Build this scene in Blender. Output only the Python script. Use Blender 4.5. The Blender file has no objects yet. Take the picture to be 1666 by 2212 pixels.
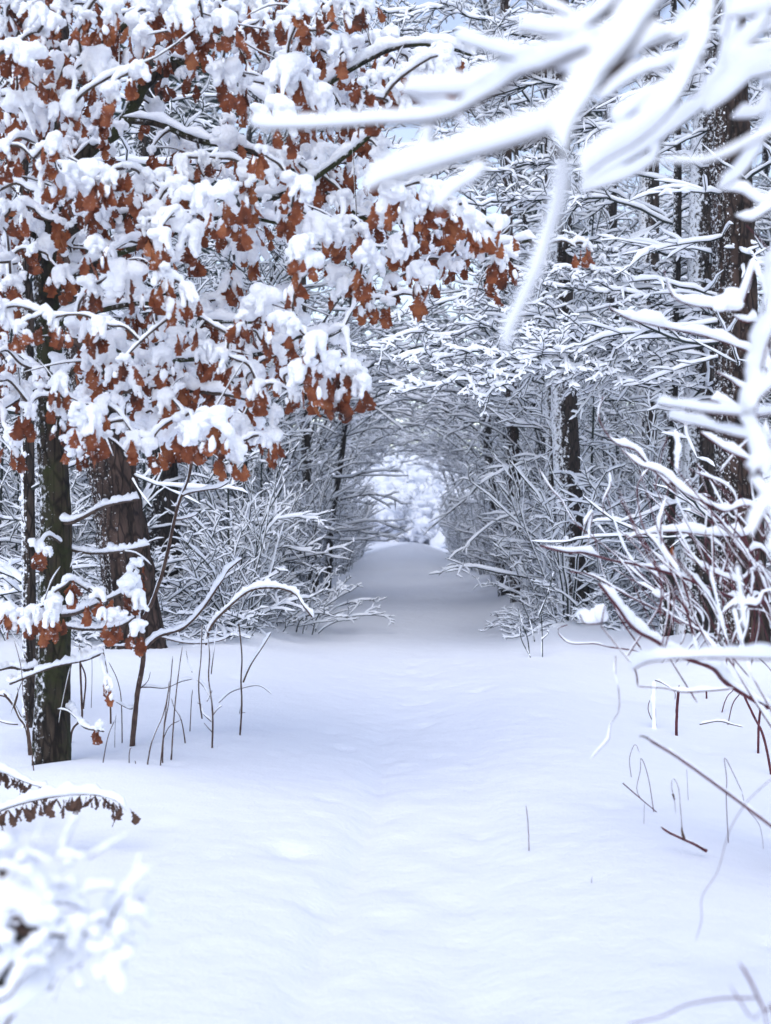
import bpy, math, random
import numpy as np
from mathutils import Vector, Matrix, Euler

R = math.radians
scene = bpy.context.scene
COL = scene.collection

# ------------------------------------------------------------------ camera
FPX = 3072.0                      # focal length in units of a 1666 x 2212 picture
CX, CY, CH = 833.0, 1106.0, 1.5   # picture centre, camera height
cam_d = bpy.data.cameras.new('camera')
cam_d.sensor_fit = 'VERTICAL'
cam_d.sensor_height = 36.0
cam_d.lens = 50.0
cam_d.clip_start = 0.05
cam_d.clip_end = 600.0
cam_d.dof.use_dof = True
cam_d.dof.focus_distance = 10.5
cam_d.dof.aperture_fstop = 2.8
cam = bpy.data.objects.new('camera', cam_d)
COL.objects.link(cam)
cam.location = (0, 0, CH)
cam.rotation_euler = (R(90), 0, 0)
scene.camera = cam

# ------------------------------------------------------------------ light
SUN_EL, SUN_AZ = 50.0, 188.0      # azimuth clockwise from +Y : behind the camera, a little left
world = bpy.data.worlds.new("World")
scene.world = world
world.use_nodes = True
nt = world.node_tree
nt.nodes.clear()
w_out = nt.nodes.new('ShaderNodeOutputWorld')
w_bg = nt.nodes.new('ShaderNodeBackground')
w_sky = nt.nodes.new('ShaderNodeTexSky')
w_hs = nt.nodes.new('ShaderNodeHueSaturation')
w_sky.sky_type = 'NISHITA'
w_sky.sun_disc = False
w_sky.sun_elevation = R(SUN_EL)
w_sky.sun_rotation = R(SUN_AZ)
w_sky.dust_density = 0.6
w_hs.inputs['Hue'].default_value = 0.513
w_hs.inputs['Saturation'].default_value = 0.78
w_bg.inputs['Strength'].default_value = 0.15
nt.links.new(w_sky.outputs[0], w_hs.inputs['Color'])
nt.links.new(w_hs.outputs[0], w_bg.inputs['Color'])
nt.links.new(w_bg.outputs[0], w_out.inputs['Surface'])

sun_d = bpy.data.lights.new('sun', 'SUN')
sun_d.energy = 0.85
sun_d.angle = R(45)
sun_d.color = (1.0, 0.98, 0.96)
sun = bpy.data.objects.new('sun', sun_d)
COL.objects.link(sun)
az = R(SUN_AZ)
sdir = Vector((math.sin(az) * math.cos(R(SUN_EL)), math.cos(az) * math.cos(R(SUN_EL)), math.sin(R(SUN_EL))))
sun.rotation_euler = (-sdir).to_track_quat('-Z', 'Y').to_euler()

scene.view_settings.view_transform = 'Standard'
scene.view_settings.look = 'None'
scene.view_settings.exposure = 0.78
scene.view_settings.gamma = 1.0
scene.view_settings.use_curve_mapping = False
scene.render.engine = 'CYCLES'
scene.cycles.max_bounces = 16
scene.cycles.diffuse_bounces = 14
scene.cycles.glossy_bounces = 2
scene.cycles.transmission_bounces = 2
scene.cycles.use_denoising = True

# ------------------------------------------------------------------ helpers
def link(o, parent=None):
    COL.objects.link(o)
    if parent is not None:
        o.parent = parent
    return o

def tag(o, label=None, cat=None, group=None, kind=None):
    if label: o['label'] = label
    if cat: o['category'] = cat
    if group: o['group'] = group
    if kind: o['kind'] = kind
    return o

def thing(name, loc, label, cat, group=None, rz=0.0, sc=1.0):
    o = link(bpy.data.objects.new(name, None))
    o.empty_display_size = 0.1
    o.location = loc
    o.rotation_euler = (0, 0, rz)
    o.scale = (sc, sc, sc)
    return tag(o, label, cat, group)

def part(name, me, parent, kind=None, label=None):
    """a mesh part given in WORLD coordinates or, under an unrotated thing, local ones"""
    o = link(bpy.data.objects.new(name, me), parent)
    return tag(o, label, None, None, kind)

def mesh_of(name, chunks, mat, smooth=True):
    """chunks: list of (V, F) with F an int array (m,4) or (m,3)"""
    Vs, L3, L4 = [], [], []
    off = 0
    for V, F in chunks:
        V = np.asarray(V, dtype=np.float32).reshape(-1, 3)
        if len(V) == 0 or len(F) == 0:
            continue
        Vs.append(V)
        (L4 if F.shape[1] == 4 else L3).append(F + off)
        off += len(V)
    me = bpy.data.meshes.new(name)
    if Vs:
        V = np.concatenate(Vs)
        q = np.concatenate(L4) if L4 else np.zeros((0, 4), int)
        t = np.concatenate(L3) if L3 else np.zeros((0, 3), int)
        me.vertices.add(len(V))
        me.vertices.foreach_set('co', V.ravel())
        loops = np.concatenate([q.ravel(), t.ravel()]).astype(np.int32)
        me.loops.add(len(loops))
        me.loops.foreach_set('vertex_index', loops)
        starts = np.concatenate([np.arange(len(q)) * 4, len(q) * 4 + np.arange(len(t)) * 3]).astype(np.int32)
        me.polygons.add(len(starts))
        me.polygons.foreach_set('loop_start', starts)
        me.polygons.foreach_set('use_smooth', np.full(len(starts), smooth))
        me.update(calc_edges=True)
    if mat is not None:
        me.materials.append(mat)
    return me

def nrm(a):
    return a / np.maximum(np.linalg.norm(a, axis=-1, keepdims=True), 1e-9)

def frames(P, vertical_ok=True):
    T = nrm(np.gradient(P, axis=1))
    ref = np.zeros((P.shape[0], 1, 3)); ref[..., 2] = 1
    if vertical_ok:
        steep = np.abs(T[..., 2]).mean(axis=1) > 0.75
        ref[steep] = (0.0, 1.0, 0.0)
    S = np.cross(T, ref)
    bad = np.linalg.norm(S, axis=-1) < 0.05
    S[bad] = (1, 0, 0)
    S = nrm(S)
    U = np.cross(S, T)
    return T, S, U

def quads(B, n, k):
    b = np.arange(B)[:, None, None] * (n * k)
    i = np.arange(n - 1)[None, :, None] * k
    j = np.arange(k)[None, None, :]
    j2 = (j + 1) % k
    a = b + i + j; c = b + i + j2
    return np.stack([a, c, c + k, a + k], axis=-1).reshape(-1, 4)

def tubes(P, Rd, k=4, rough=0.0, rng=None, caps=False):
    """P (B,n,3), Rd (B,n) -> chunk"""
    B, n, _ = P.shape
    if B == 0:
        return np.zeros((0, 3)), np.zeros((0, 4), int)
    T, S, U = frames(P)
    a = np.arange(k) * 2 * np.pi / k
    rr = Rd[:, :, None] * np.ones((1, 1, k))
    if rough and rng is not None:
        rr = rr * (1 + rough * rng.normal(size=rr.shape))
    V = P[:, :, None, :] + rr[..., None] * (np.cos(a)[None, None, :, None] * S[:, :, None, :] + np.sin(a)[None, None, :, None] * U[:, :, None, :])
    if caps:
        V[:, -1] = P[:, -1:, :] + (V[:, -1] - P[:, -1:, :]) * 0.05
    return V.reshape(-1, 3), quads(B, n, k)

def snow_tubes(P, Rd, h, k=5, rng=None, lump=0.15, wide=0.8, steep_keep=0.22, ends=True):
    """snow lying along branches. h (B,n) or scalar: half height of the snow"""
    B, n, _ = P.shape
    if B == 0:
        return np.zeros((0, 3)), np.zeros((0, 4), int)
    T, S, U = frames(P, vertical_ok=False)
    H = np.broadcast_to(np.asarray(h, float), (B, n)).copy()
    horiz = np.sqrt(np.clip(1 - T[..., 2] ** 2, 0, 1))
    H *= steep_keep + (1 - steep_keep) * horiz ** 1.5
    if rng is not None and lump:
        H *= np.clip(1 + lump * rng.normal(size=H.shape), 0.35, 1.8)
    W = Rd * 0.75 + H * wide
    if ends:
        H = H.copy(); W = W.copy()
        for e in (0, -1):
            H[:, e] *= 0.3; W[:, e] *= 0.25
    # lift upwards (perpendicular to the branch), but steep pieces lean the snow to the windward (-x) side
    lift = Rd * 0.55 + H * 0.72
    steep = (1 - horiz)[..., None] ** 2
    D = U * (1 - steep) + np.array([-0.9, 0.15, 0.25]) * steep
    C = P + D * lift[..., None]
    a = np.arange(k) * 2 * np.pi / k + np.pi / 2
    ca, sa = np.cos(a), np.sin(a)
    sa = np.where(sa < 0, sa * 0.7, sa)
    V = C[:, :, None, :] + (W[:, :, None] * ca)[..., None] * S[:, :, None, :] + (H[:, :, None] * sa)[..., None] * U[:, :, None, :]
    if rng is not None and lump and k > 6:
        V += (rng.normal(size=V.shape) * (H[:, :, None, None] * lump * 0.35))
    return V.reshape(-1, 3), quads(B, n, k)

def curves(start, d, L, n, rng, wob=0.12, droop=-0.05, droop2=0.0):
    B = len(start)
    P = np.zeros((B, n, 3))
    P[:, 0] = start
    d = nrm(np.asarray(d, float))
    step = (np.asarray(L) / (n - 1))[:, None]
    for i in range(1, n):
        P[:, i] = P[:, i - 1] + d * step
        d = d + rng.normal(size=(B, 3)) * wob
        d[:, 2] += droop + droop2 * i
        d = nrm(d)
    return P

def at_t(P, t):
    """P (B,n,3), t (B,m) in 0..1 -> positions, tangents (B,m,3)"""
    B, n, _ = P.shape
    f = np.clip(t, 0, 1) * (n - 1)
    i = np.clip(f.astype(int), 0, n - 2)
    w = (f - i)[..., None]
    bi = np.arange(B)[:, None]
    p0, p1 = P[bi, i], P[bi, i + 1]
    return p0 * (1 - w) + p1 * w, nrm(p1 - p0)

def lengths(P):
    return np.linalg.norm(np.diff(P, axis=1), axis=2).sum(axis=1)

def offspring(P, Rd, m, rng, t0=0.15, t1=0.97, ang=50, lf=0.4, up=0.12, jit=12):
    """side shoots, left and right in turn, lying mostly in the horizontal plane"""
    B = len(P)
    t = np.linspace(t0, t1, m)[None, :] + rng.normal(size=(B, m)) * (0.4 * (t1 - t0) / m)
    t = np.clip(t, 0.05, 0.99)
    pos, T = at_t(P, t)
    S = nrm(np.cross(T, [0, 0, 1.0]) + rng.normal(size=T.shape) * 0.15)
    side = np.where((np.arange(m)[None, :] + rng.integers(0, 2, size=(B, 1))) % 2 == 0, 1.0, -1.0)[..., None]
    A = np.radians(ang + jit * rng.normal(size=(B, m)))[..., None]
    d = np.cos(A) * T + np.sin(A) * side * S
    d[..., 2] += up + 0.22 * rng.normal(size=(B, m))
    L = lengths(P)[:, None] * lf * (1.2 - 0.75 * t) * (0.6 + 0.8 * rng.random((B, m)))
    f = (np.clip(t, 0, 1) * (Rd.shape[1] - 1)).astype(int)
    r = np.take_along_axis(Rd, f, axis=1) * 0.62
    return pos.reshape(-1, 3), d.reshape(-1, 3), L.ravel(), r.ravel()

def taper(r0, n, end=0.35):
    return np.asarray(r0)[:, None] * np.linspace(1, end, n)[None, :]

def catmull(pts, n):
    p = np.asarray(pts, float)
    if len(p) == 2:
        return p[0] + (p[1] - p[0]) * np.linspace(0, 1, n)[:, None]
    q = np.vstack([2 * p[0] - p[1], p, 2 * p[-1] - p[-2]])
    seg = np.linalg.norm(np.diff(p, axis=0), axis=1)
    cum = np.concatenate([[0], np.cumsum(seg)]) / seg.sum()
    u = np.linspace(0, 1, n)
    i = np.clip(np.searchsorted(cum, u, side='right') - 1, 0, len(p) - 2)
    t = ((u - cum[i]) / (cum[i + 1] - cum[i]))[:, None]
    a, b, c, d = q[i], q[i + 1], q[i + 2], q[i + 3]
    return 0.5 * (2 * b + (c - a) * t + (2 * a - 5 * b + 4 * c - d) * t ** 2 + (3 * b - a - 3 * c + d) * t ** 3)

def PX(px, py, Y):
    """point seen at (px, py) of the 1666 x 2212 picture, Y metres away"""
    return np.array([(px - CX) / FPX * Y, Y, CH - (py - CY) / FPX * Y])

# lattice noise
_rs = np.random.default_rng(7)
_tab = _rs.random((256, 256))
def vnoise(x, y):
    xi = np.floor(x).astype(int); yi = np.floor(y).astype(int)
    fx = x - xi; fy = y - yi
    fx = fx * fx * (3 - 2 * fx); fy = fy * fy * (3 - 2 * fy)
    g = lambda a, b: _tab[a % 256, b % 256]
    return (g(xi, yi) * (1 - fx) * (1 - fy) + g(xi + 1, yi) * fx * (1 - fy) + g(xi, yi + 1) * (1 - fx) * fy + g(xi + 1, yi + 1) * fx * fy) - 0.5

# ------------------------------------------------------------------ materials
def new_mat(name):
    m = bpy.data.materials.new(name)
    m.use_nodes = True
    n = m.node_tree
    b = n.nodes['Principled BSDF']
    return m, n, b

def node(n, t, **kw):
    x = n.nodes.new(t)
    for k, v in kw.items():
        if k in x.inputs: x.inputs[k].default_value = v
        else: setattr(x, k, v)
    return x

def snow_mat(name, col=(0.92, 0.936, 0.972), scale=90.0, bump=0.25, dist=0.004, big=None):
    m, n, b = new_mat(name)
    b.inputs['Base Color'].default_value = (*col, 1)
    b.inputs['Roughness'].default_value = 0.75
    b.inputs['Specular IOR Level'].default_value = 0.25
    if bump:
        tc = node(n, 'ShaderNodeTexCoord')
        nz = node(n, 'ShaderNodeTexNoise', Scale=scale, Detail=3.0, Roughness=0.6)
        n.links.new(tc.outputs['Object'], nz.inputs['Vector'])
        bp = node(n, 'ShaderNodeBump', Strength=bump, Distance=dist)
        n.links.new(nz.outputs['Fac'], bp.inputs['Height'])
        last = bp
        if big:
            nz2 = node(n, 'ShaderNodeTexNoise', Scale=big[0], Detail=4.0, Roughness=0.55)
            n.links.new(tc.outputs['Object'], nz2.inputs['Vector'])
            bp2 = node(n, 'ShaderNodeBump', Strength=big[1], Distance=big[2])
            n.links.new(nz2.outputs['Fac'], bp2.inputs['Height'])
            n.links.new(bp.outputs[0], bp2.inputs['Normal'])
            last = bp2
        n.links.new(last.outputs[0], b.inputs['Normal'])
    return m

def bark_mat(name, c1, c2, scale=6.0, snow=0.0, snow_scale=14.0, zs=0.25, wind=(-1.0, -0.35, 0.25), moss=None, bump=0.6, thr=0.5):
    """ridged bark; snow > 0 lets snow stick where the bark faces the wind"""
    m, n, b = new_mat(name)
    tc = node(n, 'ShaderNodeTexCoord')
    mp = node(n, 'ShaderNodeMapping')
    mp.inputs['Scale'].default_value = (1, 1, zs)
    n.links.new(tc.outputs['Object'], mp.inputs['Vector'])
    nz = node(n, 'ShaderNodeTexNoise', Scale=scale * 4, Detail=6.0, Roughness=0.65)
    n.links.new(mp.outputs[0], nz.inputs['Vector'])
    vor = node(n, 'ShaderNodeTexVoronoi', Scale=scale * 5.5)
    vor.feature = 'DISTANCE_TO_EDGE'
    n.links.new(mp.outputs[0], vor.inputs['Vector'])
    rmp = node(n, 'ShaderNodeValToRGB')
    rmp.color_ramp.elements[0].color = (*c1, 1); rmp.color_ramp.elements[0].position = 0.35
    rmp.color_ramp.elements[1].color = (*c2, 1); rmp.color_ramp.elements[1].position = 0.68
    n.links.new(nz.outputs['Fac'], rmp.inputs['Fac'])
    col = rmp.outputs['Color']
    fr = node(n, 'ShaderNodeValToRGB')
    fr.color_ramp.elements[0].color = (0.22, 0.2, 0.19, 1); fr.color_ramp.elements[0].position = 0.02
    fr.color_ramp.elements[1].color = (1, 1, 1, 1); fr.color_ramp.elements[1].position = 0.13
    n.links.new(vor.outputs['Distance'], fr.inputs['Fac'])
    mf = node(n, 'ShaderNodeMixRGB'); mf.blend_type = 'MULTIPLY'; mf.inputs['Fac'].default_value = 1.0
    n.links.new(col, mf.inputs['Color1']); n.links.new(fr.outputs['Color'], mf.inputs['Color2'])
    col = mf.outputs['Color']
    if moss:
        nm = node(n, 'ShaderNodeTexNoise', Scale=3.2, Detail=5.0, Roughness=0.7)
        n.links.new(tc.outputs['Object'], nm.inputs['Vector'])
        rm = node(n, 'ShaderNodeValToRGB')
        rm.color_ramp.elements[0].position = 0.46; rm.color_ramp.elements[1].position = 0.6
        n.links.new(nm.outputs['Fac'], rm.inputs['Fac'])
        mx = node(n, 'ShaderNodeMixRGB')
        mx.inputs['Color2'].default_value = (*moss, 1)
        n.links.new(rm.outputs['Color'], mx.inputs['Fac'])
        n.links.new(col, mx.inputs['Color1'])
        col = mx.outputs['Color']
    add = node(n, 'ShaderNodeMath'); add.operation = 'ADD'
    n.links.new(nz.outputs['Fac'], add.inputs[0])
    n.links.new(vor.outputs['Distance'], add.inputs[1])
    height = add.outputs[0]
    if snow > 0:
        geo = node(n, 'ShaderNodeNewGeometry')
        dot = node(n, 'ShaderNodeVectorMath'); dot.operation = 'DOT_PRODUCT'
        w = Vector(wind).normalized()
        dot.inputs[1].default_value = w
        n.links.new(geo.outputs['Normal'], dot.inputs[0])
        ns = node(n, 'ShaderNodeTexNoise', Scale=snow_scale, Detail=8.0, Roughness=0.72)
        n.links.new(tc.outputs['Object'], ns.inputs['Vector'])
        mm = node(n, 'ShaderNodeMath'); mm.operation = 'MULTIPLY_ADD'
        mm.inputs[1].default_value = snow * 0.35
        n.links.new(dot.outputs['Value'], mm.inputs[0])
        n.links.new(ns.outputs['Fac'], mm.inputs[2])
        rs = node(n, 'ShaderNodeValToRGB')
        rs.color_ramp.elements[0].position = thr; rs.color_ramp.elements[1].position = thr + 0.09
        n.links.new(mm.outputs[0], rs.inputs['Fac'])
        mx = node(n, 'ShaderNodeMixRGB')
        mx.inputs['Color2'].default_value = (0.92, 0.936, 0.972, 1)
        n.links.new(rs.outputs['Color'], mx.inputs['Fac'])
        n.links.new(col, mx.inputs['Color1'])
        col = mx.outputs['Color']
        a2 = node(n, 'ShaderNodeMath'); a2.operation = 'MULTIPLY_ADD'
        a2.inputs[1].default_value = 1.6
        n.links.new(rs.outputs['Color'], a2.inputs[0])
        n.links.new(height, a2.inputs[2])
        height = a2.outputs[0]
    n.links.new(col, b.inputs['Base Color'])
    b.inputs['Roughness'].default_value = 0.85
    b.inputs['Specular IOR Level'].default_value = 0.2
    bp = node(n, 'ShaderNodeBump', Strength=bump, Distance=0.012)
    n.links.new(height, bp.inputs['Height'])
    n.links.new(bp.outputs[0], b.inputs['Normal'])
    return m

def plain_mat(name, c1, c2, scale=20.0, rough=0.8):
    m, n, b = new_mat(name)
    tc = node(n, 'ShaderNodeTexCoord')
    nz = node(n, 'ShaderNodeTexNoise', Scale=scale, Detail=3.0)
    n.links.new(tc.outputs['Object'], nz.inputs['Vector'])
    rmp = node(n, 'ShaderNodeValToRGB')
    rmp.color_ramp.elements[0].color = (*c1, 1); rmp.color_ramp.elements[0].position = 0.35
    rmp.color_ramp.elements[1].color = (*c2, 1); rmp.color_ramp.elements[1].position = 0.65
    n.links.new(nz.outputs['Fac'], rmp.inputs['Fac'])
    n.links.new(rmp.outputs['Color'], b.inputs['Base Color'])
    b.inputs['Roughness'].default_value = rough
    b.inputs['Specular IOR Level'].default_value = 0.25
    return m

def leaf_mat():
    m, n, b = new_mat('oak_leaf')
    oi = node(n, 'ShaderNodeObjectInfo')
    tc = node(n, 'ShaderNodeTexCoord')
    geo = node(n, 'ShaderNodeNewGeometry')
    nz = node(n, 'ShaderNodeTexNoise', Scale=7.0, Detail=5.0, Roughness=0.65)
    n.links.new(geo.outputs['Position'], nz.inputs['Vector'])
    rmp = node(n, 'ShaderNodeValToRGB')
    e = rmp.color_ramp.elements
    e[0].color = (0.05, 0.014, 0.007, 1); e[0].position = 0.32
    e[1].color = (0.40, 0.145, 0.055, 1); e[1].position = 0.72
    m_ = e.new(0.5); m_.color = (0.20, 0.052, 0.019, 1)
    n.links.new(nz.outputs['Fac'], rmp.inputs['Fac'])
    # a dusting of snow on parts of the blade
    ns = node(n, 'ShaderNodeTexNoise', Scale=38.0, Detail=5.0, Roughness=0.7)
    n.links.new(geo.outputs['Position'], ns.inputs['Vector'])
    rs = node(n, 'ShaderNodeValToRGB')
    rs.color_ramp.elements[0].position = 0.60; rs.color_ramp.elements[1].position = 0.68
    n.links.new(ns.outputs['Fac'], rs.inputs['Fac'])
    mx = node(n, 'ShaderNodeMixRGB')
    mx.inputs['Color2'].default_value = (0.84, 0.86, 0.9, 1)
    n.links.new(rs.outputs['Color'], mx.inputs['Fac'])
    n.links.new(rmp.outputs['Color'], mx.inputs['Color1'])
    n.links.new(mx.outputs['Color'], b.inputs['Base Color'])
    b.inputs['Roughness'].default_value = 0.6
    b.inputs['Specular IOR Level'].default_value = 0.3
    # light shows through dry leaves
    tr = node(n, 'ShaderNodeBsdfTranslucent')
    n.links.new(mx.outputs['Color'], tr.inputs['Color'])
    ms = node(n, 'ShaderNodeMixShader'); ms.inputs[0].default_value = 0.3
    out = n.nodes['Material Output']
    n.links.new(b.outputs[0], ms.inputs[1]); n.links.new(tr.outputs[0], ms.inputs[2])
    n.links.new(ms.outputs[0], out.inputs['Surface'])
    return m

M_SNOW = snow_mat('snow', scale=70, bump=0.3, dist=0.006)
M_SNOW_FAR = snow_mat('snow_on_twigs', bump=0)
M_SNOW_CLUMP = snow_mat('snow_clump', scale=60, bump=0.8, dist=0.010)
M_GROUND = snow_mat('snow_ground', scale=75, bump=0.4, dist=0.009, big=(6.0, 0.4, 0.03))
M_PATH = snow_mat('snow_path', scale=55, bump=0.5, dist=0.010, big=(7.0, 0.45, 0.035))
M_TWIG = plain_mat('twig_bark', (0.014, 0.022, 0.022), (0.035, 0.042, 0.038), 8)
M_NEEDLE = plain_mat('needles', (0.014, 0.030, 0.026), (0.03, 0.052, 0.042), 6)
M_OAKTWIG = plain_mat('oak_twig_bark', (0.045, 0.03, 0.026), (0.09, 0.065, 0.05), 20)
M_RED = plain_mat('red_stem_bark', (0.055, 0.010, 0.016), (0.115, 0.026, 0.034), 30, 0.6)
M_DRY = plain_mat('dry_stem', (0.055, 0.03, 0.025), (0.11, 0.07, 0.05), 30)
M_FERN = plain_mat('withered_leaflet', (0.06, 0.03, 0.022), (0.13, 0.075, 0.05), 40)
M_LEAF = leaf_mat()
M_OAK = bark_mat('oak_bark', (0.014, 0.011, 0.009), (0.06, 0.043, 0.03), scale=4, snow=0.62, snow_scale=30, moss=(0.032, 0.036, 0.012), thr=0.69)
M_PINE = bark_mat('pine_bark', (0.018, 0.012, 0.010), (0.085, 0.053, 0.042), scale=2.4, snow=0.55, snow_scale=34, thr=0.69, zs=0.3)
M_DARK = bark_mat('dark_bark', (0.014, 0.013, 0.012), (0.05, 0.038, 0.032), scale=4, snow=0.6, snow_scale=30, thr=0.665)
M_WRAP = bark_mat('wind_plastered_bark', (0.02, 0.016, 0.014), (0.07, 0.05, 0.04), scale=4, snow=0.85, snow_scale=30, thr=0.665)
# ------------------------------------------------------------------ ground and path
def path_c(y):
    return np.where(y < 15, 0.05 + 0.01 * y, np.minimum(0.2 + 0.024 * (y - 15), 0.62))
def path_w(y):
    return np.clip(0.75 + 0.055 * y, 0.6, 1.35) + 0.08 * np.sin(y * 0.9) + 0.05 * np.sin(y * 2.3 + 1)

MOUNDS = [(-1.75, 7.75, .10, .42), (-2.15, 8.3, -.10, .16), (-1.2, 9.0, .05, .3), (2.26, 16.75, .12, .4), (3.4, 13.3, .12, .5), (-2.35, 13.2, .12, .5), (-2.5, 15.9, .1, .5), (3.3, 14.7, .1, .5)]
_pr = np.random.default_rng(3)
PITS = []
for _ in range(46):
    py_ = _pr.uniform(4.5, 15); px_ = _pr.normal() * 1.3
    PITS.append((px_, py_, -_pr.uniform(.010, .026), _pr.uniform(.035, .09)))
for _ in range(40):                         # half-filled footprints along the trail
    py_ = 4.0 + _ * .33; PITS.append((float(.12 + .012 * py_ + (.11 if _ % 2 else -.11) + _pr.normal() * .04), py_ + _pr.normal() * .06, -.013, .085))
def height(x, y):
    x = np.asarray(x, float); y = np.asarray(y, float)
    c, w = path_c(y), path_w(y)
    u = (x - c)
    prof = np.interp(y, [-50, 12, 15.5, 18.5, 23, 26, 30, 36, 42, 50, 58, 200],
                        [0, 0, 0.03, -0.08, 0.01, -0.05, 0.03, 0.05, 0.10, 0.17, 0.14, 0.2])
    # rounded: blend neighbouring samples
    for dy in (-1.2, 1.2):
        prof = prof + np.interp(y + dy, [-50, 12, 15.5, 18.5, 23, 26, 30, 36, 42, 50, 58, 200],
                                [0, 0, 0.03, -0.08, 0.01, -0.05, 0.03, 0.05, 0.10, 0.17, 0.14, 0.2])
    prof = prof / 3
    near = np.clip((16 - y) / 4, 0, 1)
    far = 1 - near
    # near field: a worn dip with soft shoulders; further on banks either side
    h = -0.05 * near * np.exp(-(u / 0.45) ** 2) + 0.06 * near * np.exp(-((u - 0.95) / 0.45) ** 2) + 0.05 * near * np.exp(-((u + 1.2) / 0.6) ** 2)
    h = h - 0.10 * near * np.exp(-((u - 2.3) / 0.7) ** 2) * np.clip((y - 3) / 3, 0, 1)
    far = far * np.clip((47 - y) / 9, 0.15, 1)
    h = h + far * 0.16 * np.clip((np.abs(u) - w * 0.55) / 0.9, 0, 1) ** 2
    h = h + far * 0.05 * np.clip((np.abs(u) - 2) / 3, 0, 1)
    # old ski track, left of the middle, close to the camera
    trk = path_c(y) - 0.16 - 0.035 * (9 - y) + 0.03 * np.sin(y * 1.1)
    h = h - 0.05 * np.exp(-((x - trk) / 0.085) ** 2) * np.clip((12 - y) / 5, 0, 1)
    h = h - 0.025 * np.exp(-((x - trk - .42 - .02 * y) / 0.10) ** 2) * np.clip((13 - y) / 5, 0, 1)
    # the rounded mound at the end of the tunnel, higher on the right
    h = h + 0.26 * np.exp(-((y - 49) / 4.5) ** 2) * np.exp(-((u - .35) / 0.95) ** 2)
    # inside the tunnel the trodden snow is rounded off towards its edges
    h = h - 0.20 * np.clip((y - 28) / 10, 0, 1) * np.clip(np.abs(u) - 0.55, 0, 1.2) ** 1.5
    for (mx, my, ma, ms) in MOUNDS:
        h = h + ma * np.exp(-((x - mx) ** 2 + (y - my) ** 2) / (2 * ms * ms))
    n = 0.065 * vnoise(x * 0.35, y * 0.35) + 0.035 * vnoise(x * 0.9 + 40, y * 0.8 + 7) + 0.016 * vnoise(x * 2.3 + 11, y * 1.9 + 3)
    inp = np.exp(-(u / (w * 0.9)) ** 4)
    n = n * (1 - 0.45 * inp) + inp * (0.012 * vnoise(x * 5 + 3, y * 3.2) + 0.009 * vnoise(x * 11, y * 7 + 9))
    ny = (y > 3.5) & (y < 18) & (np.abs(x) < 5)
    if ny.any():
        xs, ys = np.broadcast_to(x, n.shape)[ny], np.broadcast_to(y, n.shape)[ny]
        a = np.zeros_like(xs)
        for (mx, my, ma, ms) in PITS:
            a += ma * np.exp(-((xs - mx) ** 2 + ((ys - my) * .75) ** 2) / (2 * ms * ms))
        n = n + 0; n[ny] += a
    return prof + h + n

# the trunk hollow by the oak and mound in front of it
def gz(x, y):
    return float(height(np.array([x]), np.array([y]))[0])

rows = [-4.0]
while rows[-1] < 150:
    y_ = rows[-1]
    rows.append(y_ + (0.3 if y_ < 3 else 0.055 if y_ < 14 else 0.055 * (1 + (y_ - 14) * 0.09)))
rows = np.array(rows)
uin = np.linspace(-1, 1, 45)
g = np.cumsum(0.05 * 1.055 ** np.arange(78))
left = -g[::-1]; right = g
def sheet(cols):
    return cols
Y2 = rows[:, None]
Cc, Ww = path_c(rows)[:, None], path_w(rows)[:, None]
Xp = Cc + Ww * uin[None, :]
Xl = Cc - Ww + left[None, :]
Xr = Cc + Ww + right[None, :]
def grid_chunk(X):
    Yb = np.broadcast_to(Y2, X.shape)
    Z = height(X, Yb)
    V = np.stack([X, Yb, Z], -1)
    nr, nc = X.shape
    i = np.arange(nr - 1)[:, None] * nc; j = np.arange(nc - 1)[None, :]
    a = i + j
    F = np.stack([a, a + 1, a + 1 + nc, a + nc], -1).reshape(-1, 4)
    e = 0.02
    gx = (height(X + e, Yb) - height(X - e, Yb)) / (2 * e)
    gy = (height(X, Yb + e) - height(X, Yb - e)) / (2 * e)
    N = nrm(np.stack([-gx, -gy, np.ones_like(gx)], -1))
    return V.reshape(-1, 3), F, N.reshape(-1, 3)
def ground_part(name, Xs, mat):
    ch, Ns = [], []
    for X in Xs:
        V, F, N = grid_chunk(X)
        ch.append((V, F)); Ns.append(N)
    me = mesh_of(name, ch, mat)
    me.normals_split_custom_set_from_vertices(np.concatenate(Ns).tolist())
    o = link(bpy.data.objects.new(name, me))
    return tag(o, kind='structure')
ground_part('snow_ground', [np.concatenate([Xl, Xp[:, :1]], 1), np.concatenate([Xp[:, -1:], Xr], 1)], M_GROUND)
ground_part('path', [Xp], M_PATH)
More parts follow.
